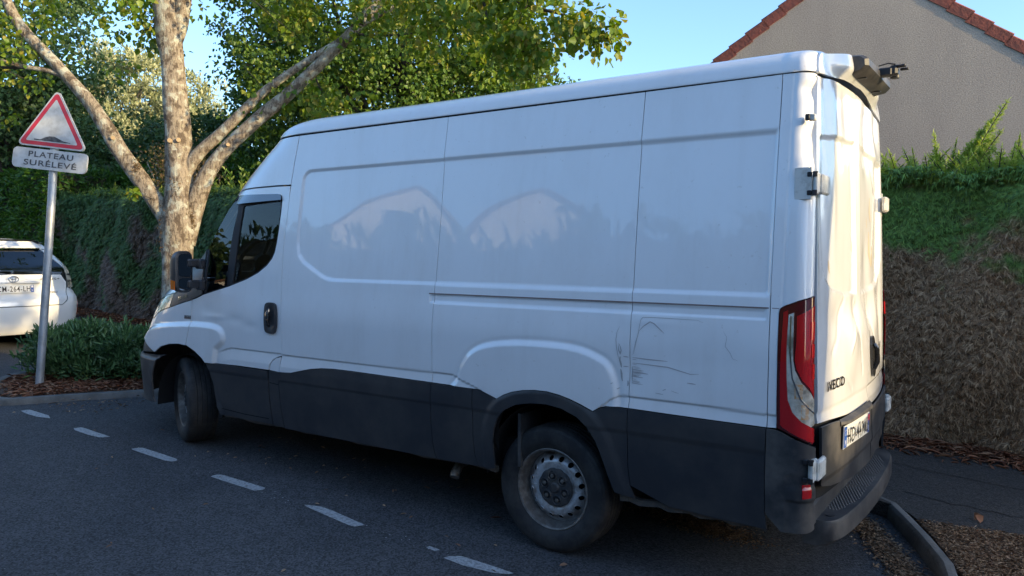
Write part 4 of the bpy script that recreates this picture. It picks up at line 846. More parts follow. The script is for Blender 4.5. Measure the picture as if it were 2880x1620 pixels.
def kerb(name,line,w,h,label,side=1):
    """kerb stones along a line (front edge), w wide to the given side, slightly rounded"""
    p=[np.array(q,float) for q in line]; b=MB(); V=[];n=len(p)
    for i in range(n):
        t=p[min(i+1,n-1)]-p[max(i-1,0)]; t/=np.linalg.norm(t); nn=np.array([-t[1],t[0]])*side
        for a,z in ((0,-.03),(.004,h-.02),(.022,h),(w-.012,h),(w,h-.008),(w,-.03)): q=p[i]+nn*a; V.append((q[0],q[1],z))
    F=[(6*i+j,6*i+j+1,6*i+7+j,6*i+6+j) for i in range(n-1) for j in range(5)]+[tuple(range(6)),tuple(range(6*n-6,6*n))]
    b.add(V,F); o=slope(b.build(name,['kerb_stone'],angle=40)); o['kind']='structure'; return o
kerb('kerb',[(-2.05,1.05),(-1.891,.475),(-1.788,-.034),(-1.653,-.364),(-1.532,-.63),(-1.412,-.88),(-1.281,-.985),(-.98,-1.061),(.949,-1.03),(2.757,-1.0),(5.188,-.908)],.068,.102,'',side=-1)
kerb('kerb',smoothpoly([(7.819,-.357),(7.527,.313),(7.269,.73),(6.745,1.1),(6.287,1.266),(5.978,1.229),(5.853,1.005),(5.665,.631),(5.396,.112),(5.148,-.474),(4.946,-.923)],sub=3),.10,.062,'',side=1)
mat('road_paint',(.40,.41,.41),.8,var=(60,(.16,.165,.17),.85,6),bump=(200,.3,.003))
DS=[((5.632, 1.231), (5.613, 1.143), (5.14, 1.185), (5.25, 1.234)), ((4.61, 1.249), (4.596, 1.171), (4.125, 1.183), (4.15, 1.248)), ((3.638, 1.277), (3.618, 1.186), (3.088, 1.21), (3.125, 1.276)), ((2.561, 1.304), (2.577, 1.215), (2.065, 1.226), (2.088, 1.297)), ((1.633, 1.272), (1.531, 1.237), (1.07, 1.281), (1.107, 1.336)), ((0.412, 1.347), (0.369, 1.282), (0.0, 1.285), (0.061, 1.338))]
def ragged(poly,amp,rs):
    out=[]
    for q in resamp(poly,.018): out.append((q[0]+rs.normal(0,amp),q[1]+rs.normal(0,amp)))
    return out
rs=np.random.default_rng(3)
b=MB()
def flat(poly,z=.004):
    r=delaunay_2d_cdt([Vector(p) for p in poly],[(i,(i+1)%len(poly)) for i in range(len(poly))],[],1,1e-5,False)
    b.add([(p[0],p[1],z) for p in r[0]],[tuple(f) for f in r[2]])
for (l0,l1,r1,r0) in DS:
    sh=lambda a,c: (a[0]+(c[0]-a[0])*.10,a[1]+(c[1]-a[1])*.10)
    l0,l1,r1,r0=sh(l0,l1),sh(l1,l0),sh(r1,r0),sh(r0,r1)
    mid=lambda a,c,t,o: (a[0]+(c[0]-a[0])*t,a[1]+(c[1]-a[1])*t+o)
    flat(ragged([l0,l1,mid(l1,r1,.3,rs.normal(0,.008)),mid(l1,r1,.7,rs.normal(0,.008)),r1,r0,mid(r0,l0,.35,rs.normal(0,.01)),mid(r0,l0,.7,rs.normal(0,.01))],.0075,rs))
flat(ragged([(.573,1.282),(.573,1.306),(.507,1.318),(.502,1.29)],.003,rs))
for k in range(60):
    c=rs.choice(5); x=[3.9,2.85,1.85,.85,.55][c]+rs.normal(0,.13); y=1.29-.01*x+rs.normal(0,.035); s_=rs.uniform(.002,.006)
    flat([(x+s_*math.cos(a),y+s_*math.sin(a)*.8) for a in np.linspace(0,5.4,6)])
o=slope(b.build('road_marking_line',['road_paint'])); o['kind']='structure'
rs=np.random.default_rng(9); b=MB()
for line in ([(-1.2,-1.95),(-1.5,-1.88),(-1.9,-1.80),(-2.6,-1.74)],[(-1.45,-1.22),(-1.75,-1.12),(-2.1,-1.10),(-2.7,-1.16)]):
    p=[(x+rs.normal(0,.006),y+rs.normal(0,.008)) for x,y in resamp(line,.05,False)]; V=[];
    for i,(x,y) in enumerate(p): w_=.003+.003*rs.random(); V+=[(x,y-w_,.1035),(x,y+w_,.1035)]
    b.add(V,[(2*i,2*i+2,2*i+3,2*i+1) for i in range(len(p)-1)])
o=slope(b.build('path_crack',['dark_void'])); o['kind']='structure'
# far half of the parking bay and road lines are out of view

# ------------------------------------------------------------------ foliage tools
def unit(a): return a/np.maximum(np.linalg.norm(a,axis=-1,keepdims=True),1e-9)
def leafmesh(name,c,ax,nr,L,Wd,m,parent=None,shape='lime',bend=.12,rg=rng):
    """one small bent leaf per row: c base point, ax direction, nr face normal, L length, Wd width"""
    n=len(c); ax=unit(ax); nr=unit(nr-ax*(nr*ax).sum(-1,keepdims=True)); sd=np.cross(ax,nr)
    L=np.broadcast_to(L,(n,))[:,None]; Wd=np.broadcast_to(Wd,(n,))[:,None]
    if shape=='lime':
        pts=[(0,0,0),(.28,.5,.10),(.68,.36,.05),(1,0,-.16),(.68,-.36,.05),(.28,-.5,.10)]; F=[[0,1,2,3],[0,3,4,5]]
    elif shape=='lance':
        pts=[(0,0,0),(.35,.5,.06),(.7,.38,.02),(1,0,-.14),(.7,-.38,.02),(.35,-.5,.06)]; F=[[0,1,2,3],[0,3,4,5]]
    else:
        pts=[(0,0,0),(.45,.5,.05),(1,0,-.1),(.45,-.5,.05)]; F=[[0,1,2,3]]
    V=np.stack([c+ax*L*a+sd*Wd*b_+nr*L*h*(bend/.12) for a,b_,h in pts],1).reshape(-1,3)
    k=len(pts); F=np.array(F); Fa=(np.arange(n)[:,None,None]*k+F[None]).reshape(-1,F.shape[1])
    return rawmesh(name,V,Fa,m,None,parent,False)
def rdir(n,rg=rng): return unit(rg.normal(size=(n,3)))
def clump_leaves(centres,rad,per,size,droop=.5,rg=rng,flatten=.75,up=.55):
    """leaves round a set of twig ends; returns c, ax, nr, L"""
    k=len(centres); rad=np.broadcast_to(rad,(k,)); n=k*per
    d=rdir(n,rg); r=rg.random(n)**.45
    off=d*r[:,None]*np.repeat(rad,per)[:,None]; off[:,2]*=flatten
    c=np.repeat(centres,per,0)+off
    ax=unit(d*.7+rdir(n,rg)*.7+np.array([0,0,-droop])); nr=unit(rdir(n,rg)*.75+d*.35+np.array([0,0,up]))
    return c,ax,nr,size*rg.uniform(.6,1.25,n)
def ell_clumps(c,r,n,rg=rng,shell=.55,noise=.18):
    d=rdir(n,rg); q=(shell+(1-shell)*rg.random(n)**.6)
    w=1+noise*np.sin(d[:,0]*7+1.3)*np.cos(d[:,1]*6+.4)+noise*.7*np.sin(d[:,2]*11+d[:,0]*5)
    return np.array(c)+d*np.array(r)*(q*w)[:,None]
leafmat('lime_leaf',[(.045,.10,.02),(.075,.15,.026),(.13,.21,.034),(.055,.12,.02),(.18,.24,.04)],transl=.22)
leafmat('near_lime_leaf',[(.08,.16,.02),(.13,.21,.025),(.21,.28,.035),(.10,.18,.022),(.24,.27,.04),(.30,.27,.05)],transl=.36)
leafmat('dark_leaf',[(.045,.09,.03),(.065,.12,.038),(.10,.16,.05)],transl=.25)
leafmat('silver_leaf',[(.26,.30,.15),(.36,.38,.20),(.46,.46,.27),(.18,.23,.10)],transl=.3)
leafmat('laurel_leaf',[(.045,.12,.022),(.07,.16,.028),(.10,.20,.036),(.04,.095,.018)],transl=.3,rough=.3)
leafmat('bush_leaf',[(.05,.12,.045),(.08,.165,.06),(.12,.21,.08),(.04,.09,.035)],transl=.15,rough=.28)
leafmat('thuja_leaf',[(.09,.18,.04),(.13,.25,.05),(.19,.33,.065),(.06,.12,.035)],patch=(2.6,[(.22,.135,.07),(.34,.22,.12),(.48,.33,.19),(.13,.08,.045),(.28,.165,.08)],-.20,-.09,.35),transl=.0,rough=.6)
leafmat('thuja_far_leaf',[(.055,.125,.04),(.08,.165,.05),(.11,.21,.06),(.04,.09,.035)],patch=(1.2,[(.16,.12,.09),(.25,.19,.145),(.11,.085,.065)],.37,.45,.085),transl=.15,rough=.6)
leafmat('thuja_shoot',[(.20,.31,.05),(.30,.40,.08),(.38,.46,.14),(.20,.33,.06)],transl=.5,rough=.5)
leafmat('brown_seed_leaf',[(.16,.11,.055),(.24,.17,.09),(.10,.10,.03),(.07,.09,.02)],transl=.3)
leafmat('dry_litter',[(.17,.062,.030),(.25,.10,.050),(.33,.19,.11),(.10,.042,.024),(.21,.075,.035)],transl=.05,rough=.7)
leafmat('mulch_bits',[(.17,.095,.05),(.27,.165,.09),(.38,.26,.16),(.10,.058,.034),(.22,.115,.06)],transl=0,rough=.8)
def barkmat():
    m=mat('bark',(.26,.215,.165),.9,spec=.2); n=m.node_tree; b=n.nodes['Principled BSDF']; tc=n.nodes.new('ShaderNodeTexCoord')
    mp=n.nodes.new('ShaderNodeMapping'); mp.inputs['Scale'].default_value=(1,1,.22); n.links.new(tc.outputs['Object'],mp.inputs[0])
    n1=n.nodes.new('ShaderNodeTexNoise'); n1.inputs['Scale'].default_value=34; n1.inputs['Detail'].default_value=8; n1.inputs['Roughness'].default_value=.7; n.links.new(mp.outputs[0],n1.inputs['Vector'])
    n2=n.nodes.new('ShaderNodeTexNoise'); n2.inputs['Scale'].default_value=8.5; n2.inputs['Detail'].default_value=6; n.links.new(tc.outputs['Object'],n2.inputs['Vector'])
    n3=n.nodes.new('ShaderNodeTexNoise'); n3.inputs['Scale'].default_value=16; n3.inputs['Detail'].default_value=7; n3.inputs['Roughness'].default_value=.75; n.links.new(tc.outputs['Object'],n3.inputs['Vector'])
    def mix(src,lo,hi,c,prev):
        r=n.nodes.new('ShaderNodeMapRange'); r.inputs[1].default_value=lo; r.inputs[2].default_value=hi; n.links.new(src,r.inputs[0]); x=n.nodes.new('ShaderNodeMix'); x.data_type='RGBA'; x.inputs[7].default_value=(*c,1); n.links.new(r.outputs[0],x.inputs[0]); n.links.new(prev,x.inputs[6]); return x.outputs[2]
    rgb=n.nodes.new('ShaderNodeRGB'); rgb.outputs[0].default_value=(.33,.275,.21,1); c=rgb.outputs[0]
    c=mix(n1.outputs[0],.52,.40,(.14,.11,.085),c); c=mix(n2.outputs[0],.53,.60,(.46,.45,.37),c); c=mix(n3.outputs[0],.60,.66,(.42,.42,.27),c); c=mix(n2.outputs[0],.42,.36,(.13,.10,.075),c); c=mix(n3.outputs[0],.36,.31,(.20,.11,.04),c)
    n.links.new(c,b.inputs['Base Color'])
    ad=n.nodes.new('ShaderNodeMath'); ad.operation='MULTIPLY_ADD'; ad.inputs[1].default_value=1; n.links.new(n1.outputs[0],ad.inputs[0]); n.links.new(n3.outputs[0],ad.inputs[2])
    bp=n.nodes.new('ShaderNodeBump'); bp.inputs['Strength'].default_value=.9; bp.inputs['Distance'].default_value=.025; n.links.new(ad.outputs[0],bp.inputs['Height']); n.links.new(bp.outputs[0],b.inputs['Normal'])
barkmat(); mat('dark_bark',(.05,.042,.034),.9,bump=(30,.6,.02)); mat('cut_wood',(.42,.30,.17),.8); mat('moss',(.16,.085,.025),.95,bump=(60,.9,.02),var=(20,(.06,.055,.015),.8))
def limb(b,pts,rad,n=14,sub=4,wob=.06,seed=0):
    r=np.random.default_rng(seed); P=smoothpoly([tuple(p)+(q,) for p,q in zip(pts,rad)],sub=sub)
    base=len(b.v); pts_=[Vector(p[:3]) for p in P]; rr=[max(p[3],.004) for p in P]; V=[];F=[]
    t0=(pts_[1]-pts_[0]).normalized(); a=Vector((0,0,1)).cross(t0); a=a if a.length>.05 else Vector((1,0,0)).cross(t0); a.normalize(); ph=r.uniform(0,6.3,4)
    s_=0
    for i,p in enumerate(pts_):
        if i: s_+=(p-pts_[i-1]).length
        t=(pts_[min(i+1,len(pts_)-1)]-pts_[max(i-1,0)]).normalized(); a=(a-t*a.dot(t)).normalized(); c=t.cross(a)
        for k in range(n):
            an=2*math.pi*k/n; w=1+wob*(math.sin(3*an+ph[0]+s_*2)+.7*math.sin(2*an-s_*3+ph[1])+.5*math.sin(5*an+s_*7+ph[2]))
            V.append(p+(a*math.cos(an)+c*math.sin(an))*rr[i]*w)
    for i in range(len(pts_)-1):
        for k in range(n): F.append((i*n+k,i*n+(k+1)%n,(i+1)*n+(k+1)%n,(i+1)*n+k))
    F.append(tuple(range(n-1,-1,-1))); F.append(tuple((len(pts_)-1)*n+k for k in range(n)))
    b.add(V,F)

# ------------------------------------------------------------------ the street tree beside the sign
lt=empty('lime_tree',(0,0,0),0,'multi-stemmed tree with mottled bark and thick spreading limbs behind the front of the white van','tree','trees')
TB=(7.28,-1.41)
b=MB(); limb(b,[(7.28,-1.41,.0),(7.29,-1.42,.35),(7.31,-1.44,.98),(7.33,-1.46,1.56),(7.34,-1.47,1.95),(7.33,-1.49,2.28),(7.34,-1.5,2.6),(7.36,-1.5,2.9),(7.38,-1.51,3.3),(7.42,-1.51,3.7),(7.47,-1.51,4.21),(7.51,-1.5,4.5),(7.55,-1.48,4.85),(7.60,-1.45,5.4),(7.7,-1.4,6.3),(7.8,-1.3,7.2)],[.34,.25,.205,.192,.235,.205,.178,.165,.162,.158,.150,.165,.155,.13,.10,.05],n=26,wob=.045,seed=1)
b.build('trunk',['bark'],lt,smooth=True)
def part_limb(name,pts,rad,seed,n=14,parent=lt,mt='bark',**k):
    b=MB(); limb(b,pts,rad,n=n,seed=seed,**k); return b.build(name,[mt],parent,smooth=True)
part_limb('limb',[(7.34,-1.47,1.72),(7.40,-1.43,1.92),(7.49,-1.38,2.12),(7.63,-1.30,2.36),(7.81,-1.19,2.67),(8.02,-1.06,3.02),(8.17,-.98,3.31),(8.37,-.86,3.65),(8.62,-.71,3.97),(8.85,-.57,4.26),(9.07,-.42,4.53),(9.23,-.33,4.79),(9.38,-.25,5.16),(9.6,-.1,5.8)],[.15,.135,.122,.113,.106,.104,.10,.09,.08,.074,.07,.064,.058,.04],2,18)
part_limb('limb',[(8.45,-.80,3.75),(8.64,-.69,3.96),(8.84,-.56,4.06),(9.10,-.38,4.11),(9.37,-.20,4.19),(9.8,.1,4.3)],[.04,.036,.032,.028,.024,.015],3,8)
part_limb('limb',[(7.38,-1.49,2.44),(7.31,-1.54,2.62),(7.22,-1.60,2.82),(7.10,-1.70,3.02),(6.95,-1.81,3.18),(6.72,-1.98,3.46),(6.47,-2.18,3.77),(6.21,-2.36,4.01),(5.87,-2.62,4.30),(5.44,-2.93,4.65),(5.0,-3.2,5.2)],[.12,.105,.092,.082,.078,.066,.056,.050,.045,.04,.03],4,14)
part_limb('limb',[(7.30,-1.50,1.78),(7.24,-1.55,2.0),(7.18,-1.60,2.22),(7.11,-1.65,2.46),(7.02,-1.74,2.73),(6.82,-1.89,3.05),(6.50,-2.13,3.42),(6.20,-2.36,3.74),(5.87,-2.61,4.14),(5.53,-2.87,4.57),(5.25,-3.08,4.97),(5.02,-3.25,5.29),(4.6,-3.5,5.9)],[.16,.14,.122,.112,.102,.096,.088,.082,.077,.073,.069,.064,.04],5,18)
part_limb('limb',[(5.60,-2.82,4.50),(5.50,-2.88,4.60),(5.27,-3.05,4.78),(5.01,-3.24,4.96),(4.76,-3.43,5.18)],[.045,.042,.036,.030,.02],6,10)
part_limb('limb',[(7.47,-1.53,4.42),(7.42,-1.58,4.65),(7.38,-1.62,5.0),(7.2,-1.7,5.8),(6.9,-1.9,6.6)],[.10,.105,.095,.07,.04],7,14)
b=MB()
V3=lambda *a: Vector(a)
for p,d,r_ in (((7.31,-1.36,3.10),(-.75,.6,.1),.030),((7.24,-1.43,3.11),(-.85,.45,.1),.028),((8.02,-.985,3.15),(-.8,.55,0),.026),((6.76,-1.84,3.06),(-.8,.5,.1),.024),((6.45,-2.09,3.42),(-.8,.5,.1),.020)):
    d=Vector(d).normalized(); b.tube([Vector(p)-d*.10,Vector(p)+d*.055],[r_*1.25,r_],12)
b.build('pruned_stub',['cut_wood'],lt,angle=40)
# moss cushions in the forks
c=[];
for (cx,cy,cz,sx,sz,n_) in ((7.22,-1.40,2.45,.05,.12,500),(7.13,-1.52,2.10,.04,.14,500),(7.36,-1.28,1.92,.04,.18,400),(7.75,-1.14,2.75,.05,.10,200),(8.05,-1.0,3.15,.05,.12,200)):
    c.append(np.array([cx,cy,cz])+rng.normal(0,1,(n_,3))*np.array([sx,sx,sz])*.6)
c=np.concatenate(c); leafmesh('moss_tufts',c,rdir(len(c)),rdir(len(c)),rng.uniform(.015,.04,len(c)),.012,'moss',lt,'blade')
# crown: leaf clusters that hang in the picture and the big crown above it
cl=[]
def cg(n,c,s): cl.append(np.array(c)+rng.normal(0,1,(n,3))*np.array(s))
cg(34,(10.0,-.2,4.75),(.9,.9,.35)); cg(16,(10.9,.3,4.3),(.6,.5,.45)); cg(8,(9.6,0.0,4.2),(.35,.35,.25)); cg(10,(11.4,.2,3.6),(.4,.4,.35)); cg(20,(9.2,-1.2,5.35),(.8,.7,.25))
cg(5,(7.95,-1.28,4.75),(.12,.12,.22)); cg(2,(7.75,-1.35,4.5),(.05,.05,.15))
cg(44,(5.2,-3.2,5.15),(.75,.55,.38)); cg(22,(6.3,-2.6,5.1),(.6,.5,.25)); cg(16,(4.3,-3.2,4.55),(.5,.35,.35)); cg(10,(5.9,-2.75,3.9),(.35,.3,.22)); cg(5,(6.55,-2.3,3.65),(.2,.2,.15))
cg(22,(3.3,-2.9,4.45),(.40,.25,.22)); cg(14,(2.55,-2.75,4.20),(.28,.2,.18)); cg(9,(2.0,-2.70,4.02),(.16,.12,.12)); cg(5,(1.70,-2.66,3.86),(.09,.08,.10)); cg(9,(2.85,-2.9,3.95),(.16,.14,.14)); cg(6,(2.60,-2.85,3.62),(.13,.12,.10)); cg(14,(3.6,-3.1,4.9),(.5,.3,.2)); cg(8,(2.8,-2.7,4.6),(.3,.2,.12))
top=ell_clumps((6.3,-1.9,7.2),(4.6,4.0,1.9),330,shell=.2); cl.append(top[top[:,2]>5.75])
cl=np.concatenate(cl); k=clump_leaves(cl,rng.uniform(.16,.34,len(cl)),34,.080,droop=.7)
leafmesh('crown',k[0],k[1],k[2],k[3],k[3]*.9,'near_lime_leaf',lt)
b=MB(); tw=np.random.default_rng(5)
for a,c_ in (((5.02,-3.25,5.29),(3.4,-2.95,4.75)),((3.4,-2.95,4.75),(2.5,-2.75,4.35)),((2.5,-2.75,4.35),(1.75,-2.68,3.95)),((3.4,-2.95,4.75),(2.85,-2.88,4.1)),((2.85,-2.88,4.1),(2.62,-2.85,3.7)),((9.38,-.25,5.16),(10.6,.1,4.5)),((9.1,-.38,4.1),(10.9,.3,4.3)),((5.53,-2.87,4.57),(4.3,-3.2,4.5)),((5.87,-2.6,4.3),(5.9,-2.75,3.8)),((7.5,-1.5,4.8),(7.9,-1.3,4.6))):
    a=np.array(a);c_=np.array(c_); m_=(a+c_)/2+tw.normal(0,.06,3); limb(b,[tuple(a),tuple(m_),tuple(c_)],[.022,.014,.006],n=6,sub=3)
for i in range(0,len(cl),5):
    if cl[i][2]<5.7 and cl[i][0]>2.6: p=cl[i]; q=p+tw.normal(0,.22,3)+np.array([0,0,.25]); limb(b,[tuple(q),tuple((p+q)/2+tw.normal(0,.03,3)),tuple(p)],[.006,.005,.003],n=4,sub=1)
b.build('twigs',['dark_bark'],lt)
# the low sprig on the left limb
sp_=np.array([(7.40,-.90,2.40),(7.36,-.86,2.36),(7.46,-.93,2.42)]); k=clump_leaves(sp_,.055,7,.085,droop=.3); leafmesh('leafy_sprig',k[0],k[1],k[2],k[3],k[3]*.9,'near_lime_leaf',lt)
b=MB(); limb(b,[(7.56,-1.27,2.34),(7.46,-1.05,2.38),(7.38,-.88,2.40)],[.008,.006,.004],n=5,sub=2); b.build('sprig_stem',['dark_bark'],lt)

# ------------------------------------------------------------------ trees behind the hedge
def tree(name,label,base,h,crown,nclump,per,leaf,lm,rclump=(.25,.45),trunk_r=.2,group='trees behind the hedge',droop=.5,shell=.55,shape='lime',wr=.9,bark='dark_bark',limbs=7,up=.55,noise=.18,seed=0,tpts=None,trad=None):
    rg=np.random.default_rng(seed+17); t=empty(name,(0,0,0),0,label,'tree',group)
    b=MB(); bx_,by_=base; cc=np.array(crown[0][0]); limb(b,tpts or [(bx_,by_,0),(bx_,by_,h*.25),(bx_+(cc[0]-bx_)*.5,by_+(cc[1]-by_)*.5,h*.5),(cc[0],cc[1],h*.9)],trad or [trunk_r*1.3,trunk_r,trunk_r*.75,.03],n=10,seed=seed); b.build('trunk',[bark],t,smooth=True)
    b=MB()
    for i in range(limbs*len(crown)):
        c_,r_=crown[i%len(crown)]; d=rdir(1,rg)[0]; d[2]=abs(d[2])*.6; e=np.array(c_)+d*np.array(r_)*.9; s_=np.array([cc[0],cc[1],h*(.2+.4*rg.random())]); m_=(s_+e)/2+rg.normal(0,.2,3); limb(b,[tuple(s_),tuple(m_),tuple(e)],[trunk_r*.35,trunk_r*.22,.012],n=6,sub=3,seed=i)
    if b.v: b.build('branches',[bark],t,smooth=True)
    C_=np.concatenate([ell_clumps(c_,r_,int(nclump*np.prod(r_)**.66/sum(np.prod(q[1])**.66 for q in crown)),rg,shell,noise) for c_,r_ in crown])
    C_=C_[C_[:,2]>.6]
    k=clump_leaves(C_,rg.uniform(*rclump,len(C_)),per,leaf,droop,rg,up=up); leafmesh('crown',k[0],k[1],k[2],k[3],k[3]*wr,lm,t,shape,rg=rg); return t
tree('lime_tree','big dark green lime tree behind the hedge, its crown above the van roof',(8.0,-6.6),8.5,[((7.9,-6.5,3.9),(2.9,2.5,2.6)),((8.3,-6.3,6.4),(2.9,2.6,2.7)),((6.3,-7.2,4.2),(1.5,1.4,1.7)),((9.8,-5.4,5.0),(1.2,1.2,1.6))],1350,72,.072,'lime_leaf',(.22,.46),.22,seed=1,shell=.62,noise=.26)
tree('dark_tree','tall dark green tree at the far left, behind the tree limb above the road sign',(18.7,-4.9),9,[((18.8,-4.4,6.8),(1.9,2.2,2.7)),((18.6,-4.9,4.7),(1.6,1.6,1.9)),((21.0,-3.6,5.2),(2.0,2.0,3.0))],620,60,.10,'dark_leaf',(.3,.5),.2,seed=2,shape='lime')
tree('silver_poplar','pale silvery poplar with upright sunlit leafy shoots, standing left of the forked trunk',(25.2,-9.8),8.6,[((25.2,-9.9,5.6),(2.0,1.8,3.0)),((24.3,-10.5,7.2),(1.1,1.1,1.9)),((26.3,-9.0,4.8),(1.6,1.6,2.4))],620,60,.14,'silver_leaf',(.25,.45),.2,droop=-.8,seed=3,shape='lance',wr=.5)
tree('silver_poplar','smaller pale silvery poplar glimpsed just right of the forked trunk',(22.5,-11.8),7.6,[((22.6,-11.8,5.2),(1.3,1.2,2.4))],220,60,.14,'silver_leaf',(.22,.4),.16,droop=-.8,seed=4,shape='lance',wr=.5)
tree('evergreen_tree','dark ivy-green evergreen mass below the silvery poplars, behind the hedge',(15.6,-5.9),4.8,[((15.4,-5.9,3.4),(1.7,1.2,1.4)),((16.9,-5.2,3.4),(1.2,1.0,1.2))],420,55,.085,'dark_leaf',(.22,.4),.15,seed=5)
tree('evergreen_tree','dark evergreen between the forked trunk and the big lime tree',(13.6,-6.9),4.9,[((13.3,-6.9,3.6),(1.6,1.2,1.6))],320,55,.085,'dark_leaf',(.22,.4),.15,seed=6)
tree('seeding_shrub','straggly shrub with brown seed heads left of the forked trunk','' or (11.6,-4.4),3.6,[((11.3,-3.95,3.15),(.75,.6,.75)),((10.9,-4.2,3.0),(.55,.5,.6))],110,40,.045,'brown_seed_leaf',(.14,.3),.05,group='shrubs',seed=7,bark='bark',limbs=14,shell=.1,up=.2)
bpy.data.objects['seeding_shrub']['category']='shrub'; del bpy.data.objects['seeding_shrub']['group']

# ------------------------------------------------------------------ hedges
def hedge(name,label,x0,x1,yf,depth,htop,dens,L,m,kind='blade',dx=0,ndisp=.12,tag_=None,core=True,seed=0,extra_top=1.0,level=True):
    """clipped hedge along the path: leafy skin over a twiggy core"""
    rg=np.random.default_rng(seed+91); t=empty(name,(0,0,0),0,label,'hedge','hedges along the footpath')
    Lx=x1-x0
    def disp(x,z): return ndisp*(np.sin(x*1.7+.3)*.5+np.sin(x*4.1+z*2.3)*.35+np.sin(z*3.3-x*2.2+1)*.35+np.sin(x*9+z*7)*.15)
    nf=int(Lx*htop(.5*(x0+x1))*dens); x=rg.uniform(x0,x1,nf); hz=htop(x); z=.10+rg.random(nf)*(hz-.10); dp=rg.random(nf)**1.6*.08
    edge=ss((z-(hz-.16))/.16)*.16
    y=yf(x)+disp(x,z)-dp-edge
    c=np.stack([x,y,z],1); on=np.tile(np.array([.036,1.,.0]),(nf,1))
    nt_=int(Lx*depth*dens*.55*extra_top); xt=rg.uniform(x0,x1,nt_); yt=yf(xt)-rg.random(nt_)*depth; zt_=htop(xt)+.05*np.sin(xt*3.1)+.05*np.sin(xt*7.7+yt*5)-rg.random(nt_)**2*.12
    c=np.concatenate([c,np.stack([xt,yt,zt_],1)]); on=np.concatenate([on,np.tile(np.array([0,.2,1.]),(nt_,1))])
    ne=int(depth*float(htop(x0))*dens*.8); ze=.1+rg.random(ne)*(float(htop(x0))-.1); c=np.concatenate([c,np.stack([x0+rg.random(ne)*.1,float(yf(x0))-rg.random(ne)*depth,ze],1)]); on=np.concatenate([on,np.tile(np.array([-1.,.1,.1]),(ne,1))]); n=len(c)
    if kind=='blade':
        ax=unit(on*.25+rdir(n,rg)*.5+np.array([0,0,-.6])); nr=unit(rdir(n,rg)*.45+on*1.1+np.array([0,0,.45])); ss_=L*rg.uniform(.6,1.3,n)
        C3=[];A3=[];N3=[];L3=[]
        sdv=np.cross(unit(ax),unit(nr-ax*(nr*ax).sum(-1,keepdims=True)))
        for f,an,k in ((0,0,1),(.15,.7,.62),(.15,-.7,.62),(.42,.6,.45),(.42,-.6,.45)):
            C3.append(c+ax*ss_[:,None]*f); A3.append(ax*math.cos(an)+sdv*math.sin(an)); N3.append(nr); L3.append(ss_*k)
        c,ax,nr,ss_=map(np.concatenate,(C3,A3,N3,L3)); leafmesh('foliage',c,ax,nr,ss_,ss_*.15,m,t,'blade',rg=rg)
    else:
        ax=unit(on*.5+rdir(n,rg)*.6+np.array([0,0,.15])); nr=unit(rdir(n,rg)*.6+on*.8+np.array([0,0,.3])); ss_=L*rg.uniform(.6,1.25,n); leafmesh('foliage',c,ax,nr,ss_,ss_*.42,m,t,'lance',rg=rg)
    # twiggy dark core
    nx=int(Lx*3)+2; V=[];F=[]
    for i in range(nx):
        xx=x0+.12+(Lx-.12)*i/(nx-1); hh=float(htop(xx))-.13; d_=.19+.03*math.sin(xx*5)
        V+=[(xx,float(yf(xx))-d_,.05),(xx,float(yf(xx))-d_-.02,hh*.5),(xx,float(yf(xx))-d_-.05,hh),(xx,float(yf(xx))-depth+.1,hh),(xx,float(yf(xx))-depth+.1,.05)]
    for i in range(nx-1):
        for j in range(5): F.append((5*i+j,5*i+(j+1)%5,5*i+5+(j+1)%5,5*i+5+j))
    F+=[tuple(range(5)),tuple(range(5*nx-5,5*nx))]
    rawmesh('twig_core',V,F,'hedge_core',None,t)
    if level:
        for o in t.children: slope(o)
    return t
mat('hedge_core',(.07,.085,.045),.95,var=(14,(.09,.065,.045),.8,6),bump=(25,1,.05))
hN=lambda x: 2.37+.004*np.asarray(x)
h1=hedge('conifer_hedge','tall clipped conifer hedge right of the van, green above and dead brown below',-5.5,3.0,yh,1.1,hN,6500,.078,'thuja_leaf',seed=1,ndisp=.16)
h2=hedge('conifer_hedge','tall clipped conifer hedge behind the tree trunk, dark green with a faded brown patch',4.0,14.9,yh,1.1,hN,2000,.105,'thuja_far_leaf',seed=2)
hL=lambda x: 2.98+.10*np.sin(np.asarray(x)*1.9)
hedge('laurel_hedge','broad-leaved bright green laurel hedge at the far left, above the white estate car',14.7,30.0,lambda x: yh(x)+.12,1.3,lambda x: 2.95+.1*np.sin(np.asarray(x)*1.7),520,.13,'laurel_leaf','leaf',seed=3)
hedge('laurel_hedge','band of glossy laurel leaves rising just above the clipped conifer hedge',4.5,15.2,lambda x: yh(x)-1.25,1.0,hL,520,.125,'laurel_leaf','leaf',seed=4)
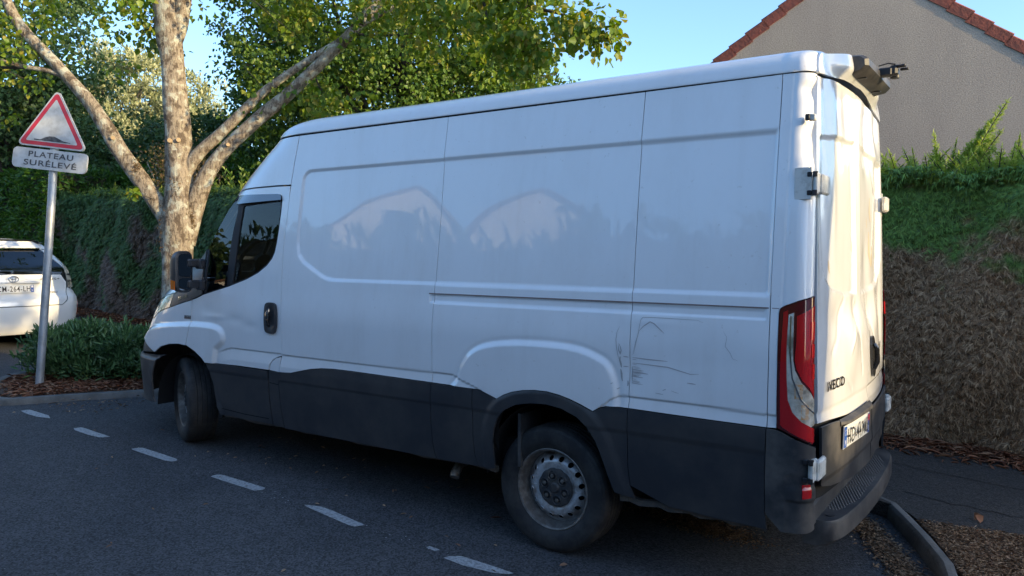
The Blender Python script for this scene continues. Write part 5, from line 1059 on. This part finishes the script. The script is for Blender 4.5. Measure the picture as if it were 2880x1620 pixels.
# sunlit shoots on top of the right-hand hedge
def shoots(parent,spec,m,seed,leaf=.055):
    rg=np.random.default_rng(seed); C_,A_,N_,L_=[],[],[],[]; b=MB()
    for (x,y,z0,hh,lx,ly) in spec:
        n=max(int(hh/.018),5); t=np.linspace(0,1,n); st=np.stack([x+lx*hh*t**1.5,y+ly*hh*t**1.5,z0+hh*t],1); tan=unit(np.gradient(st,axis=0))
        limb(b,[tuple(st[0]),tuple(st[n//2]),tuple(st[-1])],[.006,.004,.002],n=4,sub=2)
        pl=unit(rdir(1,rg))[0]
        for s_ in (-1,1):
            for q in range(2):
                sv=unit(np.cross(tan,pl)+.35*rdir(n,rg))*s_; ln=leaf*(1.25-t)*rg.uniform(.6,1.4,n)*(1.9 if hh>.35 else 1.3)
                ax=unit(tan*.75+sv*.9+rdir(n,rg)*.25); C_.append(st); A_.append(ax); N_.append(unit(rdir(n,rg)+pl)); L_.append(ln)
                # second order
                for f in (.35,.6,.8):
                    for s2 in (-1,1):
                        C_.append(st+ax*ln[:,None]*f); A_.append(unit(ax+.8*s2*unit(np.cross(ax,pl+1e-3))+.2*rdir(n,rg))); N_.append(unit(rdir(n,rg)+pl)); L_.append(ln*.45)
        C_.append(st[-3:]); A_.append(tan[-3:]); N_.append(rdir(3,rg)); L_.append(np.full(3,leaf*1.2))
    c,ax,nr,l=map(np.concatenate,(C_,A_,N_,L_)); leafmesh('top_shoots',c,ax,nr,l,l*.22,m,parent,'blade',rg=rg); b.build('shoot_stems',['dark_bark'],parent)
rg=np.random.default_rng(8)
spec=[(-1.62,-3.36,2.28,.66,-.42,.05),(-1.58,-3.38,2.28,.52,-.40,0),(-1.66,-3.3,2.28,.40,-.5,.1),(-1.40,-3.38,2.28,.44,.10,0),(-1.5,-3.3,2.28,.34,-.1,0),(-1.98,-3.34,2.26,.38,-.05,0),(-2.15,-3.36,2.26,.42,.05,0),(-1.22,-3.3,2.28,.30,.3,0),(-1.05,-3.35,2.28,.24,.4,0),(-1.30,-3.3,2.28,.28,-.6,0),(-1.75,-3.36,2.28,.30,.4,0),(-2.3,-3.3,2.26,.35,0,0)]
for i in range(380): x=rg.uniform(-4.5,-.2); spec.append((x,float(yh(x))-.06-rg.random()*.8,2.24,rg.uniform(.08,.30),rg.normal(0,.5),rg.normal(0,.3)))
shoots(h1,spec,'thuja_shoot',1)
spec=[]
for i in range(260): x=rg.uniform(4.2,14.8); spec.append((x,float(yh(x))-.08-rg.random()*.9,float(hN(x))-.08+SLOPE*x,rg.uniform(.08,.24),rg.normal(0,.4),rg.normal(0,.3)))
shoots(h2,spec,'thuja_shoot',2,leaf=.05)
spec=[(9.0,-3.35,2.60,.38,-.1,.05),(8.8,-3.35,2.60,.30,.15,0),(9.3,-3.35,2.60,.26,-.2,0),(8.6,-3.4,2.60,.36,0,0),(8.4,-3.4,2.60,.28,.2,0)]
C_=[];A_=[]
for (x,y,z0,hh,lx,ly) in spec:
    for q in range(12): C_.append((x+lx*hh*q/12,y,z0+.05+hh*q/12)); A_.append((math.cos(q*2.4)*.7,math.sin(q*2.4)*.7,.9))
C_=np.array(C_);A_=np.array(A_); leafmesh('laurel_sprigs',C_,A_,rdir(len(C_)),np.full(len(C_),.10),.04,'thuja_shoot',h2,'lance')

# ------------------------------------------------------------------ low bush, litter
bs=empty('low_shrub',(0,0,0),0,'low mounded shrub with narrow dark green leaves at the foot of the road sign','shrub')
cl=ell_clumps((6.72,.06,.50),(.74,.53,.32),230,shell=.45); cl=np.concatenate([cl,ell_clumps((6.14,-.30,.46),(.48,.44,.29),120,shell=.45)]); cl=cl[cl[:,2]>.30]
k=clump_leaves(cl,.13,34,.095,droop=-.9,up=.9); leafmesh('foliage',k[0],k[1],k[2],k[3],k[3]*.24,'bush_leaf',bs,'lance')
b=MB(); rg=np.random.default_rng(4)
for i in range(50): a=rg.uniform(0,6.3); r_=rg.uniform(.1,.5); limb(b,[(6.6+.1*rg.normal(),.0+.1*rg.normal(),.22),(6.6+r_*math.cos(a)*.6,r_*math.sin(a)*.45,.40),(6.6+r_*1.4*math.cos(a),r_*.9*math.sin(a),.55)],[.012,.009,.004],n=5,sub=2)
b.build('stems',['dark_bark'],bs)
def litter(name,pts,z,L,wr,m,label=None,tilt=.25,seed=0):
    rg=np.random.default_rng(seed+5); n=len(pts); c=np.stack([pts[:,0],pts[:,1],z+rg.random(n)*.02],1); a=rg.uniform(0,6.3,n); ax=np.stack([np.cos(a),np.sin(a),rg.normal(0,tilt,n)*.6],1); nr=unit(np.array([0,0,1.])+rdir(n,rg)*tilt*1.6)
    o=slope(leafmesh(name,c,ax,nr,L*rg.uniform(.5,1.4,n),L*wr*rg.uniform(.6,1.3,n),m,None,'lance',rg=rg)); o['kind']='stuff'; return o
rg=np.random.default_rng(12)
def inpoly(n,poly,rg=rg):
    A=np.array(poly); lo,hi=A.min(0),A.max(0); P=rg.uniform(lo,hi,(n,2)); return P[inside(P,poly)]
x=rg.uniform(-4.5,1.0,5200); y=yh(x)-.05+np.abs(rg.normal(0,.22,5200)); k=y<yh(x)+.50+.08*np.sin(x*3); litter('dry_leaves',np.stack([x[k],y[k]],1),.105,.105,.17,'dry_litter')
x=rg.uniform(5.5,16,5200); y=yh(x)-.05+np.abs(rg.normal(0,.30,5200)); litter('dry_leaves',np.stack([x,y],1),.105,.11,.2,'dry_litter')
P=np.concatenate([inpoly(5200,[(5.992,1.027),(5.814,.548),(5.509,.045),(5.327,-.397),(6.488,-.375),(7.234,.133),(7.161,.651),(6.639,.965)]),rg.normal((6.107,.48),(.20,.33),(1500,2))]); P=P[inside(P,[(6.023,1.118),(5.829,.549),(5.524,.056),(5.288,-.491),(7.526,-.796),(7.454,.283),(7.161,.739),(6.639,1.053)])]; litter('bark_chips',P,.058,.075,.22,'dry_litter',tilt=.35)
litter('mulch',inpoly(52000,[(-1.62,-.665),(-1.706,-.665),(-2.148,-.75),(-3.2,-.84),(-3.2,.9),(-2.3,.74),(-1.95,.18),(-1.74,-.40)]),.092,.024,.3,'mulch_bits',tilt=.4)
P=[]
for (x,y) in resamp([(-1.22,-.90),(-1.34,-.74),(-1.47,-.53),(-1.59,-.26),(-1.71,-.01),(-1.85,.42)],.01,False): P.append(rg.normal((x+.06,y+.05),(.045,.05),(26,2)))
P=np.concatenate(P); k=P[:,0]>-1.765-.42*P[:,1]; litter('mulch',P[k],.002,.028,.3,'mulch_bits',tilt=.35,seed=2)
P=np.concatenate([rg.normal((-.35,-.05),(.17,.06),(1500,2)),rg.normal((-.62,.06),(.14,.06),(1600,2))]); litter('mulch',P,.002,.018,.35,'mulch_bits',tilt=.35,seed=3)
P=np.concatenate([rg.uniform((-1.2,.1),(6.5,2.6),(60,2)),rg.uniform((1.0,.3),(3.2,1.0),(40,2)),rg.uniform((5.0,-.4),(5.8,1.0),(160,2))]); litter('stray_leaves',P,.003,.035,.4,'mulch_bits',tilt=.3,seed=4)
P=np.array([(-.16,1.02),(.42,1.2),(.55,.75),(1.4,.7),(-.75,.95),(2.6,.8),(-1.93,-1.36)]); litter('stray_leaves',P,.004,.06,.3,'dry_litter',tilt=.2,seed=6)
o=leafmesh('fallen_leaf',np.array([(-1.89,-.90,.055),(-1.94,-.86,.055)]),np.array([(-.6,.5,.5),(.5,.4,.5)]),np.array([(.3,.8,.5),(-.3,.8,.5)]),.055,.05,'dry_litter',None,'lime'); tag(o,'curled pale dead leaf standing alone on the tarmac path right of the van','leaf')

# ------------------------------------------------------------------ road sign
sg=empty('road_sign',(0,0,0),0,'leaning speed-table warning sign, red-edged triangle over a white name plate, on a galvanised pole','road sign')
pb=Vector((6.516,.672,.12)); pt=Vector((6.445,.475,2.90)); 
b=MB(); b.tube([pb,pb+(pt-pb)*.5+Vector((.012,-.01,0)),pt],.040,20); b.build('pole',['galvanised'],sg,angle=40)
e1=Vector((-.827,-.561,-.11)).normalized()     # across, to the right as read
e2=Vector((-.03,-.085,1)).normalized(); e2=(e2-e1*e2.dot(e1)).normalized(); nn=e1.cross(e2).normalized()
if nn.x>0: nn=-nn
O=Vector((6.458,.497,2.648))+nn*.055
def pl(a,b_,l=0): return O+e1*a*.925+e2*b_*.925+nn*l
def rpoly(pts,r,n=5):
    out=[]; m=len(pts)
    for i in range(m):
        p=Vector(pts[i]); a=(Vector(pts[i-1])-p); c=(Vector(pts[(i+1)%m])-p); ua,uc=a.normalized(),c.normalized(); h=math.acos(max(-1,min(1,ua.dot(uc))))/2; d=r/math.tan(h); s_=p+ua*d; e=p+uc*d; ctr=p+(ua+uc).normalized()*(r/math.sin(h))
        v0=s_-ctr; v1=e-ctr; a0=math.atan2(v0.y,v0.x); a1=math.atan2(v1.y,v1.x); da=(a1-a0+math.pi)%(2*math.pi)-math.pi
        for k in range(n): an=a0+da*k/(n-1); out.append((ctr.x+r*math.cos(an),ctr.y+r*math.sin(an)))
    return out
H=.68; s3=H/2*1.0
TRI=lambda s: [(-.405*s,.09+(1-s)*.225),(.405*s,.09+(1-s)*.225),(0,.09+.675-(1-s)*.45)]
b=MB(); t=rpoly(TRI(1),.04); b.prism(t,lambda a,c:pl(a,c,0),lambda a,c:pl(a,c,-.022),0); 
t=rpoly(TRI(.93),.03); b.prism(t,lambda a,c:pl(a,c,.002),lambda a,c:pl(a,c,.0),1,False,False)
t=rpoly(TRI(.74),.012); b.prism(t,lambda a,c:pl(a,c,.004),lambda a,c:pl(a,c,.0),0,False,False)
hump=[(-.20,.175),(-.135,.172),(-.12,.178),(-.08,.20),(-.03,.218),(.02,.220),(.06,.208),(.10,.190),(.14,.176),(.215,.168),(.215,.160),(-.20,.160)]
b.prism(hump,lambda a,c:pl(a,c,.006),lambda a,c:pl(a,c,.0),2,False,False)
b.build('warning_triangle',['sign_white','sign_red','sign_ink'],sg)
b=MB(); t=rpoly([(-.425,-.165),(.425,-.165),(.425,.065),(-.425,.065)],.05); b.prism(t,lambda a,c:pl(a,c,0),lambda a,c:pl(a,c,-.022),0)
for st,y0,w_ in (('PLATEAU',-.030,.51),('SUR\u00c9LEV\u00c9',-.128,.60)):
    V,F,w=textgeo(st,.018,1.0,1.12); k_=w_/w; b.add([pl(-w_/2+p[0]*k_+.01,y0+p[1]*.062,.003) for p in V],F,1)
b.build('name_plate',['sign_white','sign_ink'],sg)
b=MB()
for h_ in (-.05,.22): b.box(tuple(pl(0,h_,-.060)),(.05,.06,.05),0)
b.build('clamp',['galvanised'],sg)

# ------------------------------------------------------------------ the gabled house behind the hedge
def rendermat():
    m=M['house_render']; n=m.node_tree; b=n.nodes['Principled BSDF']; tc=n.nodes.new('ShaderNodeTexCoord')
    n1=n.nodes.new('ShaderNodeTexNoise'); n1.inputs['Scale'].default_value=26; n1.inputs['Detail'].default_value=6; n1.inputs['Roughness'].default_value=.75
    mp=n.nodes.new('ShaderNodeMapping'); mp.inputs['Scale'].default_value=(1.5,1.5,2.4); n.links.new(tc.outputs['Object'],mp.inputs[0]); n.links.new(mp.outputs[0],n1.inputs['Vector'])
    n2=n.nodes.new('ShaderNodeTexNoise'); n2.inputs['Scale'].default_value=.8; n2.inputs['Detail'].default_value=8; mp2=n.nodes.new('ShaderNodeMapping'); mp2.inputs['Scale'].default_value=(1.6,1.6,.5); n.links.new(tc.outputs['Object'],mp2.inputs[0]); n.links.new(mp2.outputs[0],n2.inputs['Vector'])
    r=n.nodes.new('ShaderNodeMapRange'); r.inputs[1].default_value=.4; r.inputs[2].default_value=.7; r.inputs[4].default_value=.5; n.links.new(n2.outputs[0],r.inputs[0])
    mx=n.nodes.new('ShaderNodeMix'); mx.data_type='RGBA'; mx.inputs[6].default_value=(.47,.40,.335,1); mx.inputs[7].default_value=(.34,.285,.25,1); n.links.new(r.outputs[0],mx.inputs[0])
    r2=n.nodes.new('ShaderNodeMapRange'); r2.inputs[1].default_value=.38; r2.inputs[2].default_value=.55; r2.inputs[3].default_value=.66; r2.inputs[4].default_value=1.0; n.links.new(n1.outputs[0],r2.inputs[0])
    cm=n.nodes.new('ShaderNodeCombineColor'); [n.links.new(r2.outputs[0],cm.inputs[i]) for i in range(3)]
    mm=n.nodes.new('ShaderNodeMix'); mm.data_type='RGBA'; mm.blend_type='MULTIPLY'; mm.inputs[0].default_value=1; n.links.new(mx.outputs[2],mm.inputs[6]); n.links.new(cm.outputs[0],mm.inputs[7]); n.links.new(mm.outputs[2],b.inputs['Base Color'])
    bp=n.nodes.new('ShaderNodeBump'); bp.inputs['Strength'].default_value=.6; bp.inputs['Distance'].default_value=.015; n.links.new(n1.outputs[0],bp.inputs['Height']); n.links.new(bp.outputs[0],b.inputs['Normal'])
rendermat()
def house(name,label,apex,ang,half,pitch,depth,wm,rm,group=None,win=(),wall_bottom=0,over=.12,tiles=True,cat='house'):
    """gabled house: apex (x,y,z) of the front gable, ang = direction of the gable wall"""
    hs=empty(name,(apex[0],apex[1],0),ang,label,cat,group); H_=apex[2]; e=H_-half*math.tan(pitch)
    b=MB(); V=[];
    for y in (0,-depth): V+=[(-half,y,0),(half,y,0),(half,y,e),(0,y,H_),(-half,y,e)]
    b.add(V,[(0,1,2,3,4),(9,8,7,6,5),(0,4,9,5),(1,6,7,2)]); w=b.build('wall',[wm],hs)
    b=MB(); c,s_=math.cos(pitch),math.sin(pitch); Lr=half/c+.45
    for sd in (1,-1):
        V=[]
        for (l,t_) in ((0,0),(Lr,0),(Lr,.12),(0,.12)):
            for y in (over,-depth-over): V.append((sd*(l*c+t_*s_),y,H_+.02-l*s_+t_*c))
        b.add(V,[(0,1,3,2),(2,3,5,4),(4,5,7,6),(6,7,1,0),(0,2,4,6),(1,3,5,7)])
    rf=b.build('roof',[rm],hs)
    if tiles:
        b=MB(); k=0; l=.0
        while l<Lr:
            for sd in (1,-1):
                l0,l1=l,min(l+.40,Lr+.03); V=[]
                for (ll,t0) in ((l0,.115),(l1,.150)):
                    for (y,dz) in ((over+.022,-.18),(over+.022,.0),(over-.03,.03),(over-.19,.0),(over-.03,-.18)): V.append((sd*(ll*c+(t0+dz+.02)*s_),y,H_+.02-ll*s_+(t0+dz+.02)*c))
                b.add(V,[(i,(i+1)%5,5+(i+1)%5,5+i) for i in range(5)]+[(0,1,2,3,4),(5,6,7,8,9)],k%1)
            l+=.375; k+=1
        b.build('verge_tiles',[rm],hs,angle=30)
    for (x,z,ww,hh) in win:
        f=MB(); f.box((x,.01,z),(ww+.14,.08,hh+.14),0,ch=.01); fo=f.build('window',['window_frame_white'],hs); p=MB(); p.box((x,.055,z),(ww,.02,hh),0); p.build('pane',['window_glass_dark'],fo)
    return hs
house('gabled_house','house with a plain rendered gable and red tiled roof edge, rising over the hedge',(.78,-10.85,7.09),R(13),5.6,R(37),9,'house_render','roof_tile',over=.0)
# houses, hedge and trees across the street, seen mirrored in the side of the van
house('neighbour_house','pink rendered house across the street with one small white window in its gable',(21.4,22.6,9.75),R(180-30),4.4,R(30),10,'pink_render','brown_roof','houses across the street',win=[(-.6,8.15,1.1,.8)],tiles=False)
house('neighbour_house','pink rendered house across the street, set further back with a long roof',(26.2,25.0,9.3),R(180-30),5.6,R(24),10,'pink_render','brown_roof','houses across the street',tiles=False)
house('neighbour_house','pink rendered house across the street with a plain low gable',(14.0,22.0,9.0),R(180-24),4.6,R(25),9,'pink_render','brown_roof','houses across the street',tiles=False)
hedge('boundary_hedge','tall dark hedge along the far side of the street',-25,40,lambda x: 12.6+0*np.asarray(x),1.2,lambda x: 4.9+.12*np.sin(np.asarray(x)*1.3)+.06*np.sin(np.asarray(x)*4.1),60,.30,'dark_leaf','leaf',seed=9,level=False)
for i,(x,y,h_) in enumerate(((-6,17,7),(40,17,8.5),(2,19,7.6))):
    tree('garden_tree',['rounded garden tree across the street opposite the van tail','tall garden tree across the street far ahead','garden tree across the street beside the plain gable'][i],(x,y),h_,[((x,y,h_*.62),(2.6,2.4,h_*.36))],120,40,.22,'dark_leaf',(.4,.7),.18,group='garden trees across the street',seed=20+i)
# added out of view towards the sun to cast shade: two houses, two trees
house('shade_caster_house','low house out of view, added to shade the lower van rear',(-26,-6.4,7.15),R(-85),7.5,R(12),9,'pink_render','brown_roof','houses added for shade',tiles=False)  # unseen house, height tuned so its shadow covers bumper and step
house('shade_caster_house','taller house out of view, added to shade the road',(-31,4.75,10.5),R(-85),7.0,R(15),9,'pink_render','brown_roof','houses added for shade',tiles=False)  # unseen house, set where its shadow covers the near road
tree('shade_caster_tree','slim leaning tree out of view, added to shade the van doors, sign and car',(-7.1,-.05),5.2,[((-7.2,.0,5.3),(1.5,1.3,.8)),((-7.2,-1.0,6.5),(1.3,1.15,.85)),((-7.2,-1.9,4.95),(.9,.78,.65))],240,30,.09,'lime_leaf',(.15,.3),.095,group='trees',seed=31,bark='bark',limbs=0,tpts=[(-7.1,.80,0),(-7.1,.50,1.3),(-7.1,.14,2.8),(-7.1,-.07,3.7),(-7.15,-.2,4.7),(-7.2,-.2,5.5)],trad=[.17,.145,.14,.135,.10,.03])  # unseen tree, lean and crown shaped to shade doors, sign and car

tree('shade_caster_cypress','narrow upright conifer out of view, added to shade the trunk foot and car',(-20,-4.6),7.9,[((-20,-4.6,4.2),(.62,.62,3.7))],150,40,.16,'dark_leaf',(.2,.35),.12,group='trees added for shade',seed=33)  # unseen narrow tree, added to shade the lower trunk and parked car

house('neighbour_house','brown-roofed house across the street far ahead of the van',(45,13,11.5),R(180-60),6,R(32),10,'pink_render','brown_roof','houses across the street',tiles=False)

for i,(x,y,h_) in enumerate(((62,7,15),(52,15,13),(74,0,16),(58,24,14))):
    tree('far_street_tree',['large round tree closing the far end of the street, nearest the kerb','large round tree by the houses at the far end of the street','tallest round tree at the very end of the street','large round tree far behind the opposite houses'][i],(x,y),h_,[((x,y,h_*.58),(5.5,5,h_*.42))],120,40,.5,'dark_leaf',(1.0,1.6),.3,group='trees down the street',seed=40+i)
# ------------------------------------------------------------------ white estate car
car=empty('estate_car',(0,0,0),0,'white estate car seen from behind at the left edge, parked beyond the shrub','car')
# own axes: u forward, w left, z up; the rear faces the camera
CO=Vector((9.60,-.43,.268)); ca=R(-2); SCL=1.0
def cp(u,w,z): return Vector((CO.x+SCL*(u*math.cos(ca)-w*math.sin(ca)),CO.y+SCL*(u*math.sin(ca)+w*math.cos(ca)),CO.z+SCL*z))
mat('car_white',(.80,.80,.79),.3,coat=1,coatr=.03)
# rear silhouette: half width and rear face depth by height
cW=_pch([.18,.25,.45,.70,.85,1.0,1.15,1.35,1.48,1.54,1.575],[.80,.835,.87,.885,.875,.855,.825,.735,.655,.56,.30])
cX=_pch([.18,.25,.35,.55,.70,.76,.80,1.0,1.08,1.3,1.44,1.50,1.575],[.12,.06,.02,.0,.02,.09,.12,.15,.17,.40,.55,.62,.95])
cF=_pch([.18,.5,.85,1.0,1.2,1.45,1.575],[4.4,4.55,4.4,3.9,3.1,2.4,2.0])
def Scar(a,z):
    """a: -1..1 across the rear, |a|>1 runs forward along the flank"""
    a,z=np.broadcast_arrays(np.asarray(a,float),np.asarray(z,float)); w=cW(z); r=.16; s_=np.sign(a); t=np.abs(a)
    bulge=.05
    yy=np.where(t<=.82,t/.82*(w-r),0); x=cX(z)+bulge*np.clip(t/.82,0,1)**2
    ph=np.clip((t-.82)/.18,0,1)*math.pi/2; yy=np.where(t>.82,w-r+r*np.sin(ph),yy); x=np.where(t>.82,cX(z)+bulge+r*(1-np.cos(ph)),x)
    x=np.where(t>1,cX(z)+bulge+r+(t-1)*(cF(z)-cX(z)-.2),x)
    X=CO.x+SCL*(x*math.cos(ca)-s_*yy*math.sin(ca)); Y=CO.y+SCL*(x*math.sin(ca)+s_*yy*math.cos(ca)); Z=CO.z+SCL*z
    return np.stack([X,Y,Z],-1)
Scar.sign=-1
P=lambda name,o,m,par=car,**k: patch(name,o,m,par,Scar,None,**({'step':.03,'gap':.003,'flange':.01}|k))
BUM=[(-1.0,.20),(1.0,.20),(1.0,.72),(.93,.80),(.84,.85),(.78,.66),(.70,.60),(-.70,.60),(-.78,.66),(-.84,.85),(-.93,.80),(-1.0,.72)]
P('rear_bumper',BUM,'car_white')
P('tailgate',[(-.70,.605),(.70,.605),(.775,.665),(.835,.85),(.845,.93),(.80,1.04),(0,1.055),(-.80,1.04),(-.845,.93),(-.835,.85),(-.775,.665)],'car_white')
rw=P('rear_window',[(-.80,1.045),(0,1.06),(.80,1.045),(.88,1.10),(.80,1.40),(-.80,1.40),(-.88,1.10)],'car_glass',flange=.0,lift=-.002)
P('tailgate_spoiler',[(-.80,1.403),(.80,1.403),(.80,1.50),(-.80,1.50)],'car_white',lift=.035)
P('roof_end',[(-.81,1.405),(-.98,1.42),(-1.0,1.575),(1.0,1.575),(.98,1.42),(.81,1.405),(.80,1.505),(-.80,1.505)],'car_white')
for sd in (1,-1):
    q=lambda pts: [(a*sd,z) for a,z in pts] if sd==1 else [(a*sd,z) for a,z in pts][::-1]
    tl=P('tail_light',q([(.845,.84),(.985,.85),(1.01,.93),(1.02,1.10),(.955,1.22),(.90,1.26),(.875,1.20),(.860,1.05)]),'clear_lens',lift=.006); tl['label']='clear tail light'
    P('lens_rib',q([(.87,1.025),(1.0,1.025),(1.0,1.04),(.872,1.04)]),'ink_black',tl,lift=.012,gap=0); P('lens_rib',q([(.865,.935),(.995,.935),(.995,.948),(.866,.948)]),'ink_black',tl,lift=.012,gap=0)
    P('rear_pillar',q([(.885,1.105),(.90,1.265),(.955,1.225),(1.02,1.105),(1.04,1.22),(1.02,1.41),(.985,1.42),(.812,1.402)]),'car_white')
    P('bumper_reflector',q([(.955,.44),(.985,.44),(.985,.64),(.955,.64)]),'red_lens',lift=.004,gap=0)
    fl=P('side_panel',q([(1.002,.20),(1.10,.20),(1.10,.45),(1.17,.66),(1.27,.66),(1.34,.45),(1.34,.22),(1.80,.22),(1.80,.90),(1.45,1.0),(1.022,1.10),(1.012,.93),(1.002,.82)]),'car_white',step=.06)
    P('side_glass',q([(1.03,1.115),(1.45,1.02),(1.9,1.0),(1.9,1.42),(1.06,1.42)]),'car_glass',step=.08,flange=0)
    P('front_wing',q([(1.805,.22),(1.84,.22),(1.84,.55),(1.90,.66),(1.98,.62),(2.0,.25),(2.0,.88),(1.805,.90)]),'car_white',step=.08)
# roof, bonnet and underside
b=MB(); V=[];xs=[.60,.9,1.4,2.0,2.5]; 
for x in xs:
    for w_ in (-.62,-.45,0,.45,.62): V.append(cp(x,w_*(1 if x<2.4 else .98),1.545+.035*math.sin((x-.5)/2*math.pi*.6)-(.0 if abs(w_)<.5 else .05)-(0.03 if x>2.4 else 0)))
b.add(V,[(5*i+j,5*i+j+1,5*i+6+j,5*i+5+j) for i in range(4) for j in range(4)]); b.build('roof',['car_white'],car,smooth=True)
b=MB(); b.add([cp(2.5,-.6,1.5),cp(2.5,.6,1.5),cp(3.4,.72,1.0),cp(3.4,-.72,1.0)],[(0,1,2,3)]); b.build('windscreen',['car_glass'],car)
b=MB(); b.add([cp(3.4,-.75,1.0),cp(3.4,.75,1.0),cp(4.3,.7,.78),cp(4.3,-.7,.78),cp(4.5,.65,.5),cp(4.5,-.65,.5),cp(4.5,.65,.22),cp(4.5,-.65,.22)],[(0,1,2,3),(3,2,4,5),(5,4,6,7)]); b.build('bonnet',['car_white'],car)
b=MB(); 
for (u,w,z,a,c_,d) in ((2.2,0,.30,4.2,1.4,.16),(1.6,0,.8,2.4,1.45,.5)): b.box(tuple(cp(u,w,z)),(a,c_,d),0,rz=ca)
b.build('cabin_interior',['interior_dark'],car)
for (u,w) in ((.95,.76),(.95,-.76),(3.65,.76),(3.65,-.76)):
    c_=cp(u,w,.315); wh=empty('wheel',tuple(c_),ca+(0 if w>0 else math.pi)); wh.parent=car
    b=MB(); b.lathe([(.20,-.09),(.26,-.10),(.31,-.095),(.322,-.07),(.323,0),(.322,.07),(.31,.095),(.26,.10),(.20,.09)],40,0); b.build('tyre',['rubber'],wh,angle=40)
    b=MB(); b.lathe([(.205,.09),(.195,.08),(.18,.03),(.10,.06),(0,.065)],30,0); b.build('wheel_rim',['rim_steel'],wh,angle=40)
def cpl(a,b_,l):
    w=.265-a; z=.795+b_; q=Scar(w/(.855-.16)*.82*1.0,.86); d=Vector((math.cos(ca),math.sin(ca),0)); p=cp(.115-.0,w,z); return p-d*(.035+l+(b_-.05)*-.05)
plate(car,'CM-264-LH',cpl,0,'74')
b=MB()
def em(an,rx,rz_,l,cx=0,cz=0): return cp(.118-l,cx-rx*math.cos(an),.985+cz+rz_*math.sin(an))
def ringm(rx,rz_,r,l=.03,cx=0,cz=0): b.tube([em(a,rx,rz_,l,cx,cz) for a in np.linspace(0,2*math.pi,29)],r,6,0,False)
ringm(.062,.042,.006); ringm(.022,.038,.005,.034); ringm(.042,.016,.005,.034,0,.016); b.build('maker_emblem',['chrome'],car,angle=60)
def ct(st,w0,z0,h_,wd,name,m):
    b=MB(); V,F,w=textgeo(st,.01); k=wd/w; b.add([cp(.150,w0-p[0]*k,z0+p[1]*h_)-Vector((math.cos(ca),math.sin(ca),0))*.03 for p in V],F); b.build(name,[m],car)
ct('PRIUS+',-.36,.965,.030,.26,'model_lettering','ink_black'); ct('HYBRID',-.46,.775,.026,.125,'hybrid_lettering','ink_black')
b=MB(); b.tube([cp(.20,.10,1.085),cp(.19,-.02,1.095),cp(.205,.40,1.10)],.012,8); b.tube([cp(.195,-.02,1.09),cp(.165,-.02,1.075)],.022,8); b.build('rear_wiper',['chrome'],car)
b=MB(); b.box(tuple(cp(.118,0,.935)),(.035,.72,.028),0,rz=ca,ch=.006); b.build('handle_trim',['car_white'],car)
b=MB(); b.tube([cp(1.0,.25,1.58),cp(1.15,.25,1.80)],.006,6); b.build('aerial',['ink_black'],car)
b=MB(); b.box(tuple(cp(.55,0,1.46)),(.02,.36,.02),0,rz=ca); b.build('brake_light',['red_lens'],car)

# every separate piece becomes an object of its own
def split_loose(names):
    import bmesh
    for o in list(bpy.data.objects):
        if o.type!='MESH' or o.name.split('.')[0] not in names: continue
        bm=bmesh.new(); bm.from_mesh(o.data); bm.verts.ensure_lookup_table(); seen=set(); comps=[]
        for v in bm.verts:
            if v.index in seen: continue
            st=[v]; seen.add(v.index); comp=[]
            while st:
                q=st.pop(); comp.append(q.index)
                for e in q.link_edges:
                    w=e.other_vert(q)
                    if w.index not in seen: seen.add(w.index); st.append(w)
            comps.append(comp)
        if len(comps)<2 or len(comps)>40: bm.free(); continue
        base=o.name.split('.')[0]; bm.free()
        me=o.data; co=[tuple(v.co) for v in me.vertices]; polys=[(list(p.vertices),p.material_index,p.use_smooth) for p in me.polygons]
        for ci,comp in enumerate(comps):
            mp={v:i for i,v in enumerate(comp)}; pl_=[p for p in polys if p[0][0] in mp]
            m2=bpy.data.meshes.new(base); m2.from_pydata([co[v] for v in comp],[],[[mp[v] for v in p[0]] for p in pl_])
            for mm in me.materials: m2.materials.append(mm)
            m2.polygons.foreach_set('material_index',[p[1] for p in pl_]); m2.polygons.foreach_set('use_smooth',[p[2] for p in pl_]); m2.update()
            try: m2.set_sharp_from_angle(angle=R(40))
            except Exception: pass
            if ci==0: o.data=m2
            else:
                d=o.copy(); d.data=m2; C.objects.link(d); d.parent=o.parent
split_loose({'wheel_housing','mud_liner','sill_flange','axle','roof_gutter','pruned_stub','cladding_joint','clamp','underbody','hinge_stop','centre_console','dashboard','cabin_interior','rear_wiper'})
